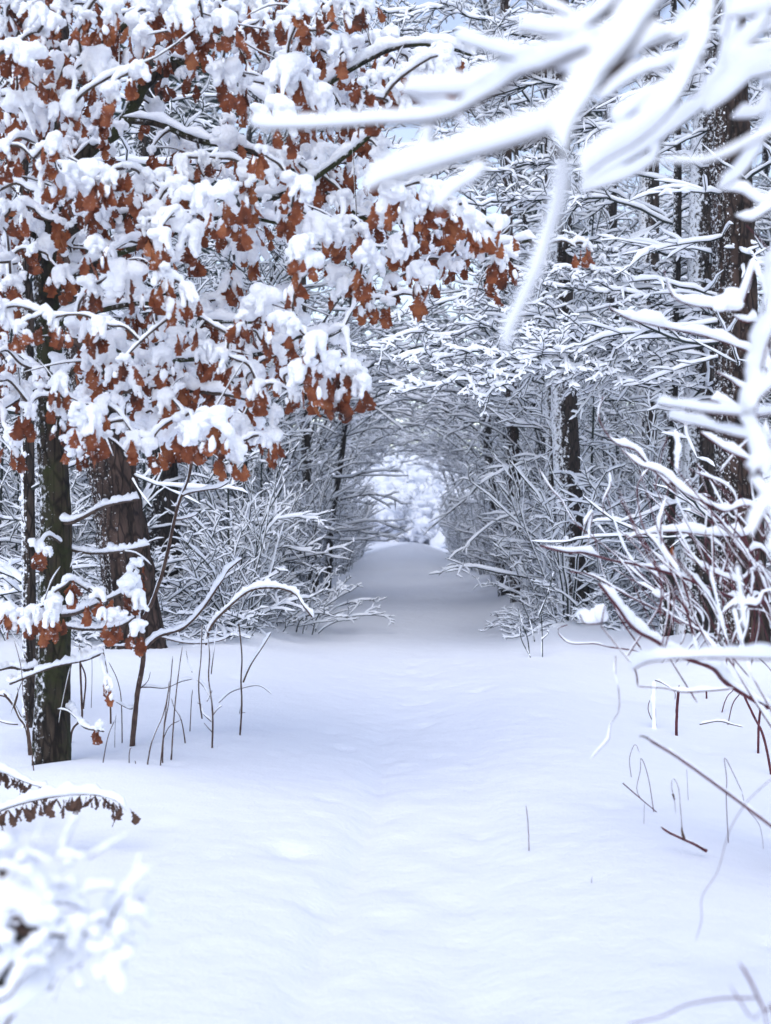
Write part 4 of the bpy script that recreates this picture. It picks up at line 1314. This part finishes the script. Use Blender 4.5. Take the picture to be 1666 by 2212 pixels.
# --- snow-buried brush at the lower left, out of focus
def heap(name, zone, balls, Y, mat, origin, res, yj=.06, flat=.85, seed=0):
    r_ = random.Random(seed)
    B = []
    for (x, y, q) in balls:
        q = q * (.8 if seed == 4 else 1)
        c = PX(*zp(zone, (x, y)), Y) - origin
        rad = q * ZO[zone][2] * Y / FPX * 1.74
        B.append(((c[0], c[1] + r_.uniform(-yj, yj), c[2]), rad, (1, 1, flat)))
        for _ in range(3):
            a = r_.uniform(0, 6.28)
            B.append(((c[0] + math.cos(a) * rad * .45, c[1] + r_.uniform(-yj, yj), c[2] + math.sin(a) * rad * .4), rad * r_.uniform(.35, .6), (1, 1, flat)))
    return blob_mesh(name, B, res, mat)
BY = 2.4
bb = drop_to_ground(np.array([-.78, BY + .1, 0]))
brush = thing('snowy_brush', bb, 'out-of-focus low brush buried in snow at the lower left corner, dark hole in it', 'bush')
M_TW2 = M_DRY
part('snow_heap', heap('snow_heap', 7, [(40, 690, 70), (110, 770, 60), (50, 820, 60), (190, 890, 75), (300, 890, 60), (90, 930, 80), (20, 1000, 70), (180, 1010, 75), (255, 985, 70),
     (330, 1060, 70), (420, 1080, 50), (60, 1080, 60), (-30, 900, 80), (-30, 1080, 70), (250, 1085, 55), (330, 1130, 50), (400, 1140, 48), (560, 1120, 42), (480, 1125, 36), (640, 1080, 30)], BY, M_SNOW, bb, .022, seed=4), brush)
for nm, pts, w0, w1, sn in [
    ('stem', [(390, 1130), (430, 1080), (530, 970), (634, 862)], 8, 4, 26), ('stem', [(20, 1520), (80, 1450), (160, 1370), (240, 1310), (320, 1262), (345, 1160)], 12, 8, 64),
    ('stem', [(350, 1165), (440, 1150), (520, 1135), (600, 1138)], 6, 4, 40), ('stem', [(-40, 1350), (30, 1270), (100, 1180)], 10, 8, 52),
    ('stem', [(470, 1120), (495, 1220), (500, 1345)], 4, 3, 24), ('stem', [(320, 1262), (345, 1330), (350, 1390)], 4, 3, 26),
    ('stem', [(-40, 1420), (60, 1300), (130, 1250), (210, 1205)], 9, 7, 40), ('stem', [(300, 830), (322, 740), (340, 625)], 3, 2, 24),
    ('stem', [(580, 1010), (575, 930), (600, 760)], 2, 1.4, 5), ('stem', [(165, 820), (172, 700), (190, 620)], 2.4, 1.6, 3), ('stem', [(270, 800), (240, 760), (205, 740)], 2.2, 1.6, 4),
    ('stem', [(140, 855), (142, 780), (150, 722), (135, 722)], 2, 1.5, 3), ('stem', [(640, 1080), (600, 1030), (540, 1060), (470, 1110)], 3, 2, 26), ('stem', [(230, 1400), (270, 1330), (300, 1280)], 3, 2, 12)]:
    strand(brush, bb, nm, 7, pts, BY + rgf.uniform(-.12, .12), w0 * .6, w1 * .6, sn, M_TW2, sk=.8, wide=1.1)
for i_ in range(26):
    x_, y_ = rgf.uniform(-20, 480), rgf.uniform(760, 1380)
    a_ = rgf.normal() * .6 - .5; l_ = rgf.uniform(90, 230)
    strand(brush, bb, 'stem', 7, [(x_, y_), (x_ + math.cos(a_) * l_ * .5, y_ + math.sin(a_) * l_ * .5 + rgf.normal() * 14), (x_ + math.cos(a_) * l_, y_ + math.sin(a_) * l_)], BY + rgf.uniform(-.1, .15), 2.4, 1.6, rgf.uniform(14, 30), M_TW2, sk=.8, wide=1.1)
# its rooted stems, below the picture, and the dark tangle in the hollow
st_ = []
for i_ in range(10):
    p = PX(*zp(7, (rgf.uniform(-40, 420), rgf.uniform(1000, 1250))), BY + rgf.uniform(.05, .2)) - bb
    g0 = np.array([rgf.uniform(-.2, .05), rgf.uniform(-.1, .2), 0])
    st_.append(tubes(catmull([g0, np.array([g0[0], g0[1], p[2] - .12]), p], 16)[None], np.linspace(.009, .005, 16)[None], 6))
part('stem', mesh_of('stem', st_, M_TW2), brush, 'stuff')
dk = []
for i_ in range(90):
    c = PX(*zp(7, (115 + rgf.normal() * 32, 1215 + rgf.normal() * 30)), BY + .12 + rgf.uniform(0, .12)) - bb
    E = np.array(Euler(tuple(rgf.random(3) * 6.28)).to_matrix())
    V, F = LEAFG[i_ % 8]
    dk.append((V * np.array([.5, .8, 1]) * rgf.uniform(.05, .09) @ E.T + c, F))
part('withered_foliage', mesh_of('withered_foliage', dk, plain_mat('dark_withered', (.02, .026, .02), (.07, .05, .04), 30)), brush, 'stuff')
strand(brush, bb, 'stem', 7, [(0, 850), (20, 860), (45, 872)], BY - .1, 14, 8, 0, M_TW2)

# --- red-stemmed bush at the right edge
RY = 5.6
rb = np.array([1.95, 5.9, gz(1.95, 5.9)])
red = thing('red_stemmed_bush', rb, 'sprawling bush of thin red stems under snow reaching in from the right edge', 'bush')
rootp = lambda: [rb + np.array([rgf.uniform(-.1, .1), rgf.uniform(-.2, .2), 0])]
def red_stem(zone, pts, w0, w1, sn, Y=RY, rooted=False, **kw):
    """pts tip first in the picture; stored from tip to root"""
    kw.setdefault('patchy', sn < 16)
    return strand(red, rb, 'stem', zone, pts, Y, w1 * 1.15, w0 * 1.15, sn, kw.pop('mat', M_RED), tail=rootp() if rooted else None, **kw)
S6 = [
 ([(695, 402), (800, 420), (900, 442), (1000, 462), (1100, 482), (1260, 515), (1400, 570), (1550, 640), (1700, 720)], 8, 4.5, 13, (5.4, 5.9), True, {}),
 ([(940, 560), (1010, 640), (1100, 730), (1180, 800), (1280, 855), (1400, 915), (1490, 985), (1640, 1080), (1720, 1140)], 11, 6, 26, (4.8, 5.6), True, {}),
 ([(820, 512), (920, 535), (1050, 590), (1200, 680), (1290, 740)], 4, 2.4, 5, 5.8, False, {}),
 ([(690, 80), (740, 165), (790, 220), (850, 310), (1000, 420), (1150, 560), (1280, 650), (1360, 840)], 3, 1.5, 5, 5.9, False, {}),
 ([(860, 690), (890, 725), (930, 737), (960, 708), (968, 650)], 3, 2, 34, 5.0, False, {'sk': .85, 'lump': .06, 'wave': .3}),
 ([(950, 740), (1010, 820), (1080, 930), (1110, 995)], 3.4, 1.8, 4, 5.0, False, {}),
 ([(1150, 80), (1110, 150), (1092, 230), (1130, 330), (1200, 420), (1290, 610), (1360, 840)], 4.6, 2.4, 14, 5.3, False, {'sk': .7}),
 ([(1240, 140), (1205, 290), (1210, 420), (1280, 560), (1350, 690), (1430, 830), (1560, 1000)], 4.2, 2.4, 12, 5.2, True, {'sk': .7}),
 ([(1040, 0), (1100, 50), (1190, 110), (1300, 185), (1450, 250), (1700, 400)], 5, 2.6, 18, 5.3, True, {'sk': .6}),
 ([(1400, 230), (1370, 400), (1440, 640), (1500, 840), (1600, 1060)], 3.8, 2, 9, 5.1, True, {'sk': .6}),
 ([(1260, 190), (1300, 290), (1360, 390), (1420, 540)], 3, 2, 8, 5.4, False, {'sk': .6}),
 ([(1480, 480), (1510, 600), (1530, 720), (1570, 900), (1640, 1080)], 4, 2.2, 12, 4.9, True, {'sk': .6}),
 ([(880, 320), (900, 260), (905, 330), (890, 400), (905, 440)], 2.4, 1.6, 10, 5.7, False, {'sk': .8}),
 ([(1110, 995), (1200, 994), (1290, 1000), (1400, 1010), (1490, 988)], 3.6, 2, 12, 5.0, False, {}),
 ([(810, 735), (770, 745), (775, 780), (800, 805), (850, 812), (930, 815), (1000, 830), (1100, 845), (1190, 855)], 3, 1.8, 4, 6.3, False, {}),
 ([(1460, 690), (1520, 660), (1600, 655), (1690, 690)], 4, 3, 18, 5.2, True, {}),
 ([(1060, 375), (1120, 350), (1250, 340), (1400, 350), (1550, 360), (1700, 370)], 4, 2.5, 24, 5.8, True, {}),
 ([(1160, 600), (1190, 620), (1230, 605), (1260, 570)], 2.4, 1.6, 14, 5.5, False, {}),
 ([(1450, 300), (1540, 400), (1600, 500), (1690, 640)], 4, 2.4, 8, 5.3, True, {}),
 ([(1330, 250), (1480, 330), (1560, 420), (1700, 560)], 4, 2.4, 14, 5.6, True, {}),
 ([(1300, 430), (1400, 500), (1500, 540), (1700, 640)], 4, 2.4, 16, 5.5, True, {}),
 ([(1020, 330), (1110, 420), (1210, 560), (1250, 640), (1258, 760)], 2.4, 1.4, 3, 6.0, False, {}),
 ([(960, 270), (975, 220), (990, 150), (975, 100)], 2, 1.4, 7, 5.9, False, {'sk': .8}),
]
for pts, w0, w1, sn, Y, rooted, kw in S6:
    red_stem(6, pts, w0, w1, sn, Y, rooted, **kw)
for i_ in range(62):                      # the crowd of thin canes
    x1 = rgf.uniform(900, 1640); y1 = rgf.uniform(20, 560) + max(0, (1150 - x1)) * .5
    x0 = min(1720, x1 + rgf.uniform(200, 480)); y0 = y1 + rgf.uniform(260, 560)
    c = ((x0 + x1) / 2 + rgf.uniform(-60, 60), (y0 + y1) / 2 + rgf.uniform(-20, 70))
    if i_ % 3 == 0: x0 = x1 + rgf.uniform(40, 160); y0 = min(900, y1 + 500)
    red_stem(6, [(x1, y1), c, (x0, y0)], 3.2, 1.4, rgf.choice([0, 0, 3, 5, 9]), rgf.uniform(5.0, 6.4), x0 > 1600, sk=.5)
S4 = [
 ([(985, 345), (1010, 375), (1060, 395), (1130, 415), (1260, 438), (1400, 465), (1530, 512), (1640, 565), (1720, 610)], 5, 2.4, 24, 5.2, True, {'scallop': 9}),
 ([(1215, 190), (1230, 240), (1255, 285), (1310, 320), (1400, 352), (1540, 372), (1700, 368)], 4, 2.4, 26, 4.9, True, {'scallop': 6, 'sk': .6}),
 ([(1505, 380), (1560, 395), (1620, 410), (1700, 430)], 5, 3, 26, 5.0, True, {}),
 ([(1410, 735), (1470, 755), (1530, 785), (1600, 800)], 4, 3, 22, 4.7, False, {}),
 ([(1370, 872), (1480, 930), (1600, 990), (1720, 1050)], 5, 3, 22, 4.6, True, {}),
 ([(958, 720), (935, 790), (950, 850), (1010, 920), (1090, 970), (1170, 1040), (1300, 1110)], 4, 2.2, 15, 5.4, False, {'sk': .7}),
 ([(1605, 150), (1620, 210), (1612, 300), (1640, 480), (1660, 600)], 3, 2, 14, 4.7, False, {'scallop': 7, 'sk': .9}),
 ([(1262, 860), (1275, 950), (1290, 1030)], 2, 1.4, 12, 5.3, False, {'sk': .9}),
 ([(1560, 0), (1600, 50), (1666, 110), (1720, 150)], 3, 2, 3, 5.0, False, {}),
 ([(1440, 620), (1490, 650), (1540, 680), (1640, 700), (1720, 720)], 4, 2.4, 24, 4.8, True, {'scallop': 3}),
 ([(1450, 1040), (1510, 960), (1570, 900)], 2.4, 1.6, 6, 5.0, False, {'sk': .6}),
 ([(1230, 890), (1210, 960), (1190, 1060), (1180, 1100)], 2.4, 1.6, 0, 5.6, False, {}),
]
for pts, w0, w1, sn, Y, rooted, kw in S4:
    red_stem(4, pts, w0, w1, sn, Y, rooted, **kw)
part('snow_heap', heap('snow_heap', 4, [(1480, 320, 38), (1445, 335, 30), (1520, 335, 30), (1495, 285, 26)], 4.9, M_SNOW, rb, .012, yj=.02, seed=12), red)
o_ = link(bpy.data.objects.new('leaf', LEAFM[2]), red)
o_.matrix_local = Matrix.Translation(PX(*zp(6, (1250, 395)), 5.2) - rb) @ Matrix.Diagonal((.06, .06, .10, 1))
# stubs and canes that stand in the snow behind it
for lab, pts, w0, w1 in [
  ('dark reddish post-like cane standing upright in the snow under the red bush', [(1265, 258), (1272, 160), (1280, 40)], 7, 6),
  ('dark cane standing in the snow nearest the right edge', [(1610, 332), (1614, 230), (1624, 120)], 6, 5),
  ('slanting dark cane, longest of those right under the red bush', [(1690, 420), (1640, 280), (1590, 170), (1548, 80)], 6, 5),
  ('thin cane leaning right under the forked red branch', [(1435, 160), (1470, 110), (1510, 62)], 4, 3),
  ('thin cane leaning right, second under the forked red branch', [(1466, 216), (1500, 140), (1535, 76)], 3.5, 3),
  ('short cane stub under the horizontal snowy twig', [(1396, 100), (1393, 50)], 5, 4)]:
    plant('cane', lab, 'plant stem', [('stem', 8, pts, w0, w1, 2, {'root': True, 'mat': M_RED, 'kink': .004})], 'canes standing in the snow at the right')
plant('fallen_twig', 'thin dark twig lying on the snow at the right, under the red bush', 'twig', [
   ('stem', 8, [(1365, 208), (1440, 203), (1500, 203), (1550, 214)], 3, 2, 5), ('branch', 8, [(1500, 204), (1530, 212), (1535, 215)], 2, 1.5, 0)], Y=9.6)
plant('dry_weed', 'pale dry weed caked with snow beside the upright cane', 'weed', [
   ('stem', 8, [(1185, 230), (1180, 120), (1178, 22)], 4, 2, 12, {'root': True, 'sk': .9, 'mat': M_RED}), ('branch', 8, [(1172, 205), (1155, 150), (1160, 90), (1190, 40)], 2, 1.3, 0, {'mat': M_RED}),
   ('branch', 8, [(1178, 22), (1215, 35), (1250, 60), (1262, 110)], 2, 1.3, 5, {'mat': M_RED})])
plant('dry_weed', 'small clump of stiff stems with snow at the foot of the slim pine', 'weed', [
   ('stem', 6, [(655, 872), (640, 800), (615, 720), (600, 650)], 3, 2, 4, {'root': True, 'mat': M_TWIG, 'sk': .5, 'patchy': True}), ('stem', 6, [(705, 850), (703, 760), (695, 690)], 3, 2, 4, {'root': True, 'mat': M_TWIG, 'sk': .5, 'patchy': True}),
   ('stem', 6, [(672, 806), (650, 720), (618, 640)], 3, 2, 4, {'mat': M_TWIG, 'sk': .5, 'patchy': True}), ('stem', 6, [(690, 700), (720, 620), (755, 510)], 3, 2, 4, {'mat': M_TWIG, 'sk': .5, 'patchy': True}),
   ('stem', 6, [(700, 800), (730, 770), (720, 760)], 2, 1.4, 6, {'mat': M_TWIG}), ('stem', 6, [(655, 872), (625, 800), (612, 740)], 2.4, 2, 4, {'mat': M_TWIG, 'sk': .5, 'patchy': True})])
# --- twigs and grass on the open snow at the right
plant('fallen_stick', 'short reddish stick lying on the snow with one upright shoot', 'stick', [
   ('stem', 8, [(1395, 740), (1340, 708), (1300, 690), (1240, 660), (1200, 637)], 8, 6, 3, {'mat': M_RED, 'kink': .002}),
   ('branch', 8, [(1300, 690), (1295, 655), (1290, 640)], 8, 3, 0, {'mat': M_DRY, 'kink': .002}),
   ('branch', 8, [(1292, 650), (1286, 560), (1275, 470), (1252, 433), (1246, 470), (1256, 520), (1265, 588)], 2, 1.2, 2, {'mat': M_RED, 'kink': .002}),
   ('branch', 8, [(1253, 500), (1257, 515), (1260, 528)], 5, 3, 0, {'mat': M_DRY, 'kink': .001})], Y=ground_Y(*zp(8, (1300, 692))) - .32)
for lab, sts, Y in [
  ('thin looped grass stem, two strands over a slanting twig, left of the stick', [([(1195, 583), (1155, 455), (1120, 350), (1118, 405), (1100, 480), (1120, 530)], 2, 1.2), ([(1042, 455), (1120, 520), (1195, 583)], 2.6, 2), ([(1078, 430), (1070, 350), (1095, 293), (1112, 330)], 1.5, 1)], 7.4),
  ('tall thin grass stem folded over in an inverted V right of the stick', [([(1498, 712), (1475, 545), (1480, 440), (1470, 348), (1500, 405), (1545, 500)], 2.2, 1.4), ([(1545, 500), (1560, 560), (1612, 622), (1628, 680), (1635, 755)], 1.4, .9)], 6.7),
  ('lone thin red grass stem upright in the open snow near the path', [([(653, 750), (645, 650), (637, 548)], 2.4, 1.6)], None),
  ('tiny reddish grass stub in the open snow right of the path', [([(910, 878), (914, 860), (917, 840)], 2, 1.4)], None),
  ('hair-thin pale grass drooping on the snow left of the stick', [([(1125, 632), (1135, 580), (1130, 540)], 1, .8)], None),
  ('hair-thin grass blade right of the stick shoot, short', [([(1325, 532), (1315, 440), (1310, 390)], 1, .8)], None)]:
    plant('dry_grass', lab, 'grass', [('stem', 8, p, a, b, 0, {'mat': M_RED, 'kink': .003, 'root': (j == 0)}) for j, (p, a, b) in enumerate(sts)], 'grass stems on the open snow', Y=None)
plant('bare_twig', 'straight dark red twig slanting in from the right edge over the open snow', 'twig', [
   ('stem', 8, [(2500, 1500), (1900, 800), (1720, 672), (1666, 632), (1480, 490), (1280, 350), (1200, 300), (1140, 262)], 9, 7, 4, {'mat': M_RED, 'kink': .002, 'lump': .4, 'root': True}), ('branch', 8, [(1150, 268), (1128, 258), (1112, 256)], 5, 3, 0, {'mat': M_DRY, 'kink': .001})], Y=4.2)
plant('dry_grass', 'long kinked grass stem hanging in a curve at the right edge', 'grass', [
   ('stem', 8, [(2100, 900), (1900, 420), (1760, 395), (1700, 415), (1665, 440), (1610, 490), (1560, 540), (1500, 630), (1470, 710), (1440, 830), (1372, 932), (1375, 1030), (1345, 1126)], 2.6, 1.2, 0, {'mat': M_RED, 'kink': .001, 'root': True})], Y=3.9)
plant('drooping_twig', 'thin twig hanging down with snow below the red bush, kinked', 'twig', [
   ('stem', 8, [(1012, -80), (1012, 0), (1024, 60), (1026, 150), (990, 206), (986, 266), (945, 312), (905, 356)], 2.4, 1.2, 8, {'mat': M_RED, 'kink': .001, 'sk': .5, 'patchy': True})], Y=4.9)
plant('bare_twig', 'blurred dark twigs crossing at the lower right corner', 'twig', [
   ('stem', 8, [(1800, 2300), (1700, 1540), (1640, 1410), (1580, 1290), (1530, 1200)], 8, 6, 0, {'mat': M_RED, 'kink': .002, 'root': True}), ('stem', 8, [(1760, 2300), (1660, 1540), (1590, 1450), (1530, 1370), (1485, 1300)], 4, 3, 0, {'mat': M_RED, 'kink': .002, 'root': True}),
   ('stem', 8, [(1600, 1358), (1450, 1362), (1300, 1390), (1200, 1430), (1050, 1470)], 4, 3, 0, {'mat': M_RED, 'kink': .002})], Y=2.6)

# ------------------------------------------------------------------ snow-loaded boughs hanging in front, out of focus
ov0 = PX(1500, -200, 1.9)
bough = thing('overhanging_bough', ov0, 'big out-of-focus bough loaded with thick snow hanging down at the upper right', 'branch')
def ov(zone, pts, w0, w1, sn, Y, nm='branch', **kw):
    kw.setdefault('sk', .75); kw.setdefault('lump', .05); kw.setdefault('kink', .002); kw.setdefault('wave', .35)
    if pts[0][1] < -100: kw['head'] = (1.5, 2.2, 3.3)
    return strand(bough, ov0, nm, zone, pts, Y, w0, w1, sn * 1.12, kw.pop('mat', M_OAKTWIG), **kw)
ov(2, [(1300, -220), (1240, -20), (1150, 90), (1050, 220), (950, 350), (880, 450), (820, 560), (795, 650)], 34, 14, 78, (1.6, 1.55), 'limb')
ov(2, [(795, 640), (800, 760), (778, 880), (745, 990), (700, 1130), (650, 1240), (590, 1380), (545, 1480)], 6, 3, 36, (1.55, 1.7), sk=1.0)
ov(2, [(900, 410), (760, 540), (620, 605), (400, 660), (200, 725), (60, 775), (-50, 815)], 16, 7, 62, (1.7, 1.65))
ov(2, [(960, 190), (800, 250), (690, 300), (610, 330), (540, 370), (440, 430), (330, 490), (190, 512), (0, 528), (-200, 540), (-450, 532), (-520, 525)], 13, 5, 34, (1.75, 2.3))
ov(2, [(1060, -40), (1000, 30), (930, 80), (860, 145), (820, 175)], 16, 9, 40, 1.9)
ov(2, [(930, 80), (840, 150), (740, 150), (640, 150), (588, 135)], 8, 4, 44, 2.2)
ov(2, [(1020, 170), (900, 210), (800, 235), (640, 258), (530, 242), (440, 212), (330, 165)], 10, 4, 40, (1.8, 2.3))
ov(2, [(330, 490), (250, 460), (180, 425), (110, 395)], 6, 3, 36, 2.2)
ov(2, [(690, 300), (600, 310), (480, 350), (400, 395), (300, 400), (200, 400), (110, 392)], 7, 4, 48, 2.15)
ov(2, [(430, 440), (450, 500), (470, 560), (480, 592)], 4, 3, 5, 2.1)
ov(2, [(255, 505), (240, 570), (215, 640), (185, 700)], 5, 3, 26, 2.1, sk=1.0)
ov(2, [(335, 490), (380, 540), (410, 590), (430, 640)], 4, 3, 18, 2.1, sk=1.0)
ov(2, [(480, 690), (430, 760), (350, 810), (268, 885)], 5, 3, 34, 1.85)
ov(2, [(420, 420), (330, 330), (260, 270)], 4, 3, 18, 2.3)
ov(2, [(880, 120), (780, 60), (700, 20), (640, -40)], 6, 4, 26, 2.4)
ov(2, [(1130, 120), (1010, 300), (900, 320), (760, 300), (640, 290)], 9, 5, 44, 1.85)
ov(2, [(1250, 150), (1150, 200), (1080, 260), (980, 340), (900, 420)], 10, 6, 50, 1.9)
ov(2, [(1220, 290), (1160, 310), (1060, 350), (980, 420), (930, 430)], 7, 4, 36, 2.1)

ov1 = PX(1640, -200, 2.2)
bough2 = thing('overhanging_bough', ov1, 'snow-loaded bough with long curved dark twigs sweeping down along the upper right edge', 'branch')
def ov2(pts, w0, w1, sn, Y, **kw):
    kw.setdefault('sk', .75); kw.setdefault('lump', .05); kw.setdefault('kink', .002); kw.setdefault('wave', .35)
    if pts[0][1] < -100 or pts[0][0] > 1670: kw['head'] = (1.15, 2.35, 2.45)
    return strand(bough2, ov1, kw.pop('nm', 'branch'), kw.pop('zone', 2), pts, Y, w0, w1, sn * 1.18, kw.pop('mat', M_OAKTWIG), **kw)
ov2([(1450, -200), (1440, 0), (1420, 120), (1370, 240), (1310, 370), (1220, 500), (1110, 590), (970, 680), (870, 750)], 9, 4, 54, 2.2)
ov2([(1560, -150), (1520, 150), (1490, 280), (1440, 370), (1380, 450), (1200, 592), (1060, 680), (960, 750), (868, 805)], 9, 4, 36, 2.4)
ov2([(1800, 260), (1666, 310), (1590, 330), (1500, 400), (1440, 450), (1390, 480)], 9, 5, 50, 2.3)
ov2([(1800, 520), (1666, 565), (1560, 610), (1480, 655), (1380, 690), (1270, 692), (1165, 690)], 8, 4, 20, 2.0)
ov2([(1690, 480), (1640, 600), (1580, 700), (1520, 760), (1445, 802)], 7, 4, 36, 2.4)
ov2([(1800, 210), (1666, 245), (1580, 270), (1495, 292)], 8, 5, 44, 2.3)
ov2([(1800, 10), (1666, 55), (1570, 75), (1475, 70)], 9, 5, 50, 2.2)
ov2([(1475, -40), (1490, 50), (1488, 110), (1465, 165)], 5, 3, 20, 2.3, sk=1.0)
ov2([(1430, 160), (1375, 180), (1330, 190)], 3, 2, 14, 2.3)
ov2([(1400, 240), (1340, 250), (1250, 280), (1160, 305)], 5, 3, 30, 2.3)
ov2([(1380, 250), (1385, 350), (1350, 410), (1310, 400)], 4, 3, 8, 2.3)
ov2([(1300, 380), (1180, 430), (1080, 480), (1020, 540)], 5, 3, 40, 2.3)
ov2([(1680, 40), (1640, 100), (1610, 150)], 6, 4, 30, 2.2)
ov2([(1690, 120), (1600, 160), (1540, 260), (1500, 330)], 7, 4, 44, 2.3)
ov2([(1210, 595), (1170, 680), (1090, 740), (980, 790), (880, 812)], 5, 3, 30, 2.4)
ov2([(1500, 400), (1470, 330), (1500, 260)], 4, 3, 8, 2.3)
ov2([(1360, 60), (1290, 100), (1260, 105)], 4, 3, 26, 2.3)
ov2([(1440, 40), (1340, 130), (1230, 180), (1150, 200)], 6, 4, 44, 2.2)
ov2([(1700, 390), (1640, 480), (1560, 500), (1500, 500)], 6, 4, 36, 2.5)
ov2([(1720, 820), (1666, 860), (1600, 850), (1540, 815), (1470, 800)], 5, 3, 26, 3.4)
ov2([(1720, 850), (1640, 900), (1580, 930), (1510, 910)], 5, 3, 22, 3.4)

ov3 = PX(1750, 900, 2.9)
bough3 = thing('overhanging_bough', ov3, 'blurred snow-caked twigs hanging at mid height along the right edge', 'branch')
def ov3s(zone, pts, w0, w1, sn, Y, **kw):
    kw.setdefault('sk', .9); kw.setdefault('lump', .08); kw.setdefault('kink', .003); kw.setdefault('wave', .5)
    if pts[0][0] > 1670: kw['head'] = (1.35, 2.95, 1.75)
    return strand(bough3, ov3, 'branch', zone, pts, Y, w0, w1, sn, kw.pop('mat', M_RED), **kw)
for b_, o_, q_ in ((bough2, ov1, [(1.15, 2.35, 2.45), (1.6, 2.5, 2.7), (2.4, 2.7, 2.8)]), (bough3, ov3, [(1.35, 2.95, 1.75), (1.8, 3.1, 1.6), (2.6, 3.3, 1.3)])):
    P_, tv_, sv_ = strand_meshes([np.array(p) - o_ for p in q_], .012, .02, .03, 30, 8, 9, .1, seed=77)
    lb_ = part('limb', mesh_of('limb', [tv_], M_OAKTWIG), b_); part('snow', mesh_of('snow', [sv_], M_SNOW), lb_)
ov3s(4, [(1700, 380), (1650, 500), (1630, 600), (1615, 700), (1600, 800), (1620, 930), (1650, 1060)], 7, 5, 50, 2.8)
ov3s(4, [(1740, 790), (1600, 800), (1400, 790), (1280, 770), (1190, 755)], 6, 3, 24, (2.9, 3.2))
ov3s(4, [(1740, 915), (1560, 890), (1400, 850), (1300, 830), (1240, 812)], 6, 3, 24, (2.9, 3.3))
ov3s(4, [(1740, 640), (1666, 690), (1600, 740), (1540, 790)], 6, 4, 40, 2.8)
ov3s(4, [(1740, 1020), (1680, 1150), (1620, 1240), (1580, 1310)], 6, 4, 34, 2.8)
ov3s(4, [(1740, 980), (1640, 1010), (1580, 990)], 6, 4, 40, 2.9)
ov3s(6, [(1740, 885), (1600, 880), (1400, 872), (1200, 885), (1130, 900), (1080, 925)], 7, 3, 34, (2.9, 3.3))
ov3s(6, [(1700, 300), (1640, 200), (1600, 100), (1660, 0)], 5, 3, 40, 2.8)
ov3s(6, [(1525, 480), (1540, 600), (1555, 760)], 3, 2, 14, 3.4)

# haze

hz_m = bpy.data.materials.new('haze')
hz_m.use_nodes = True
hz_m.node_tree.nodes.clear()
ho = hz_m.node_tree.nodes.new('ShaderNodeOutputMaterial')
hv = hz_m.node_tree.nodes.new('ShaderNodeVolumePrincipled')
hv.inputs['Color'].default_value = (0.86, 0.93, 1.0, 1)
hv.inputs['Density'].default_value = 0.0016
hv.inputs['Anisotropy'].default_value = 0.0
hz_m.node_tree.links.new(hv.outputs[0], ho.inputs['Volume'])
x0, x1, y0, y1, z0, z1 = -75.0, 75.0, -12.0, 165.0, -3.0, 48.0
Vb = np.array([[x, y, z] for x in (x0, x1) for y in (y0, y1) for z in (z0, z1)])
Fb = np.array([[0, 1, 3, 2], [4, 6, 7, 5], [0, 4, 5, 1], [2, 3, 7, 6], [0, 2, 6, 4], [1, 5, 7, 3]])
hz = link(bpy.data.objects.new('haze', mesh_of('haze', [(Vb, Fb)], hz_m, smooth=False)))
tag(hz, kind='stuff')
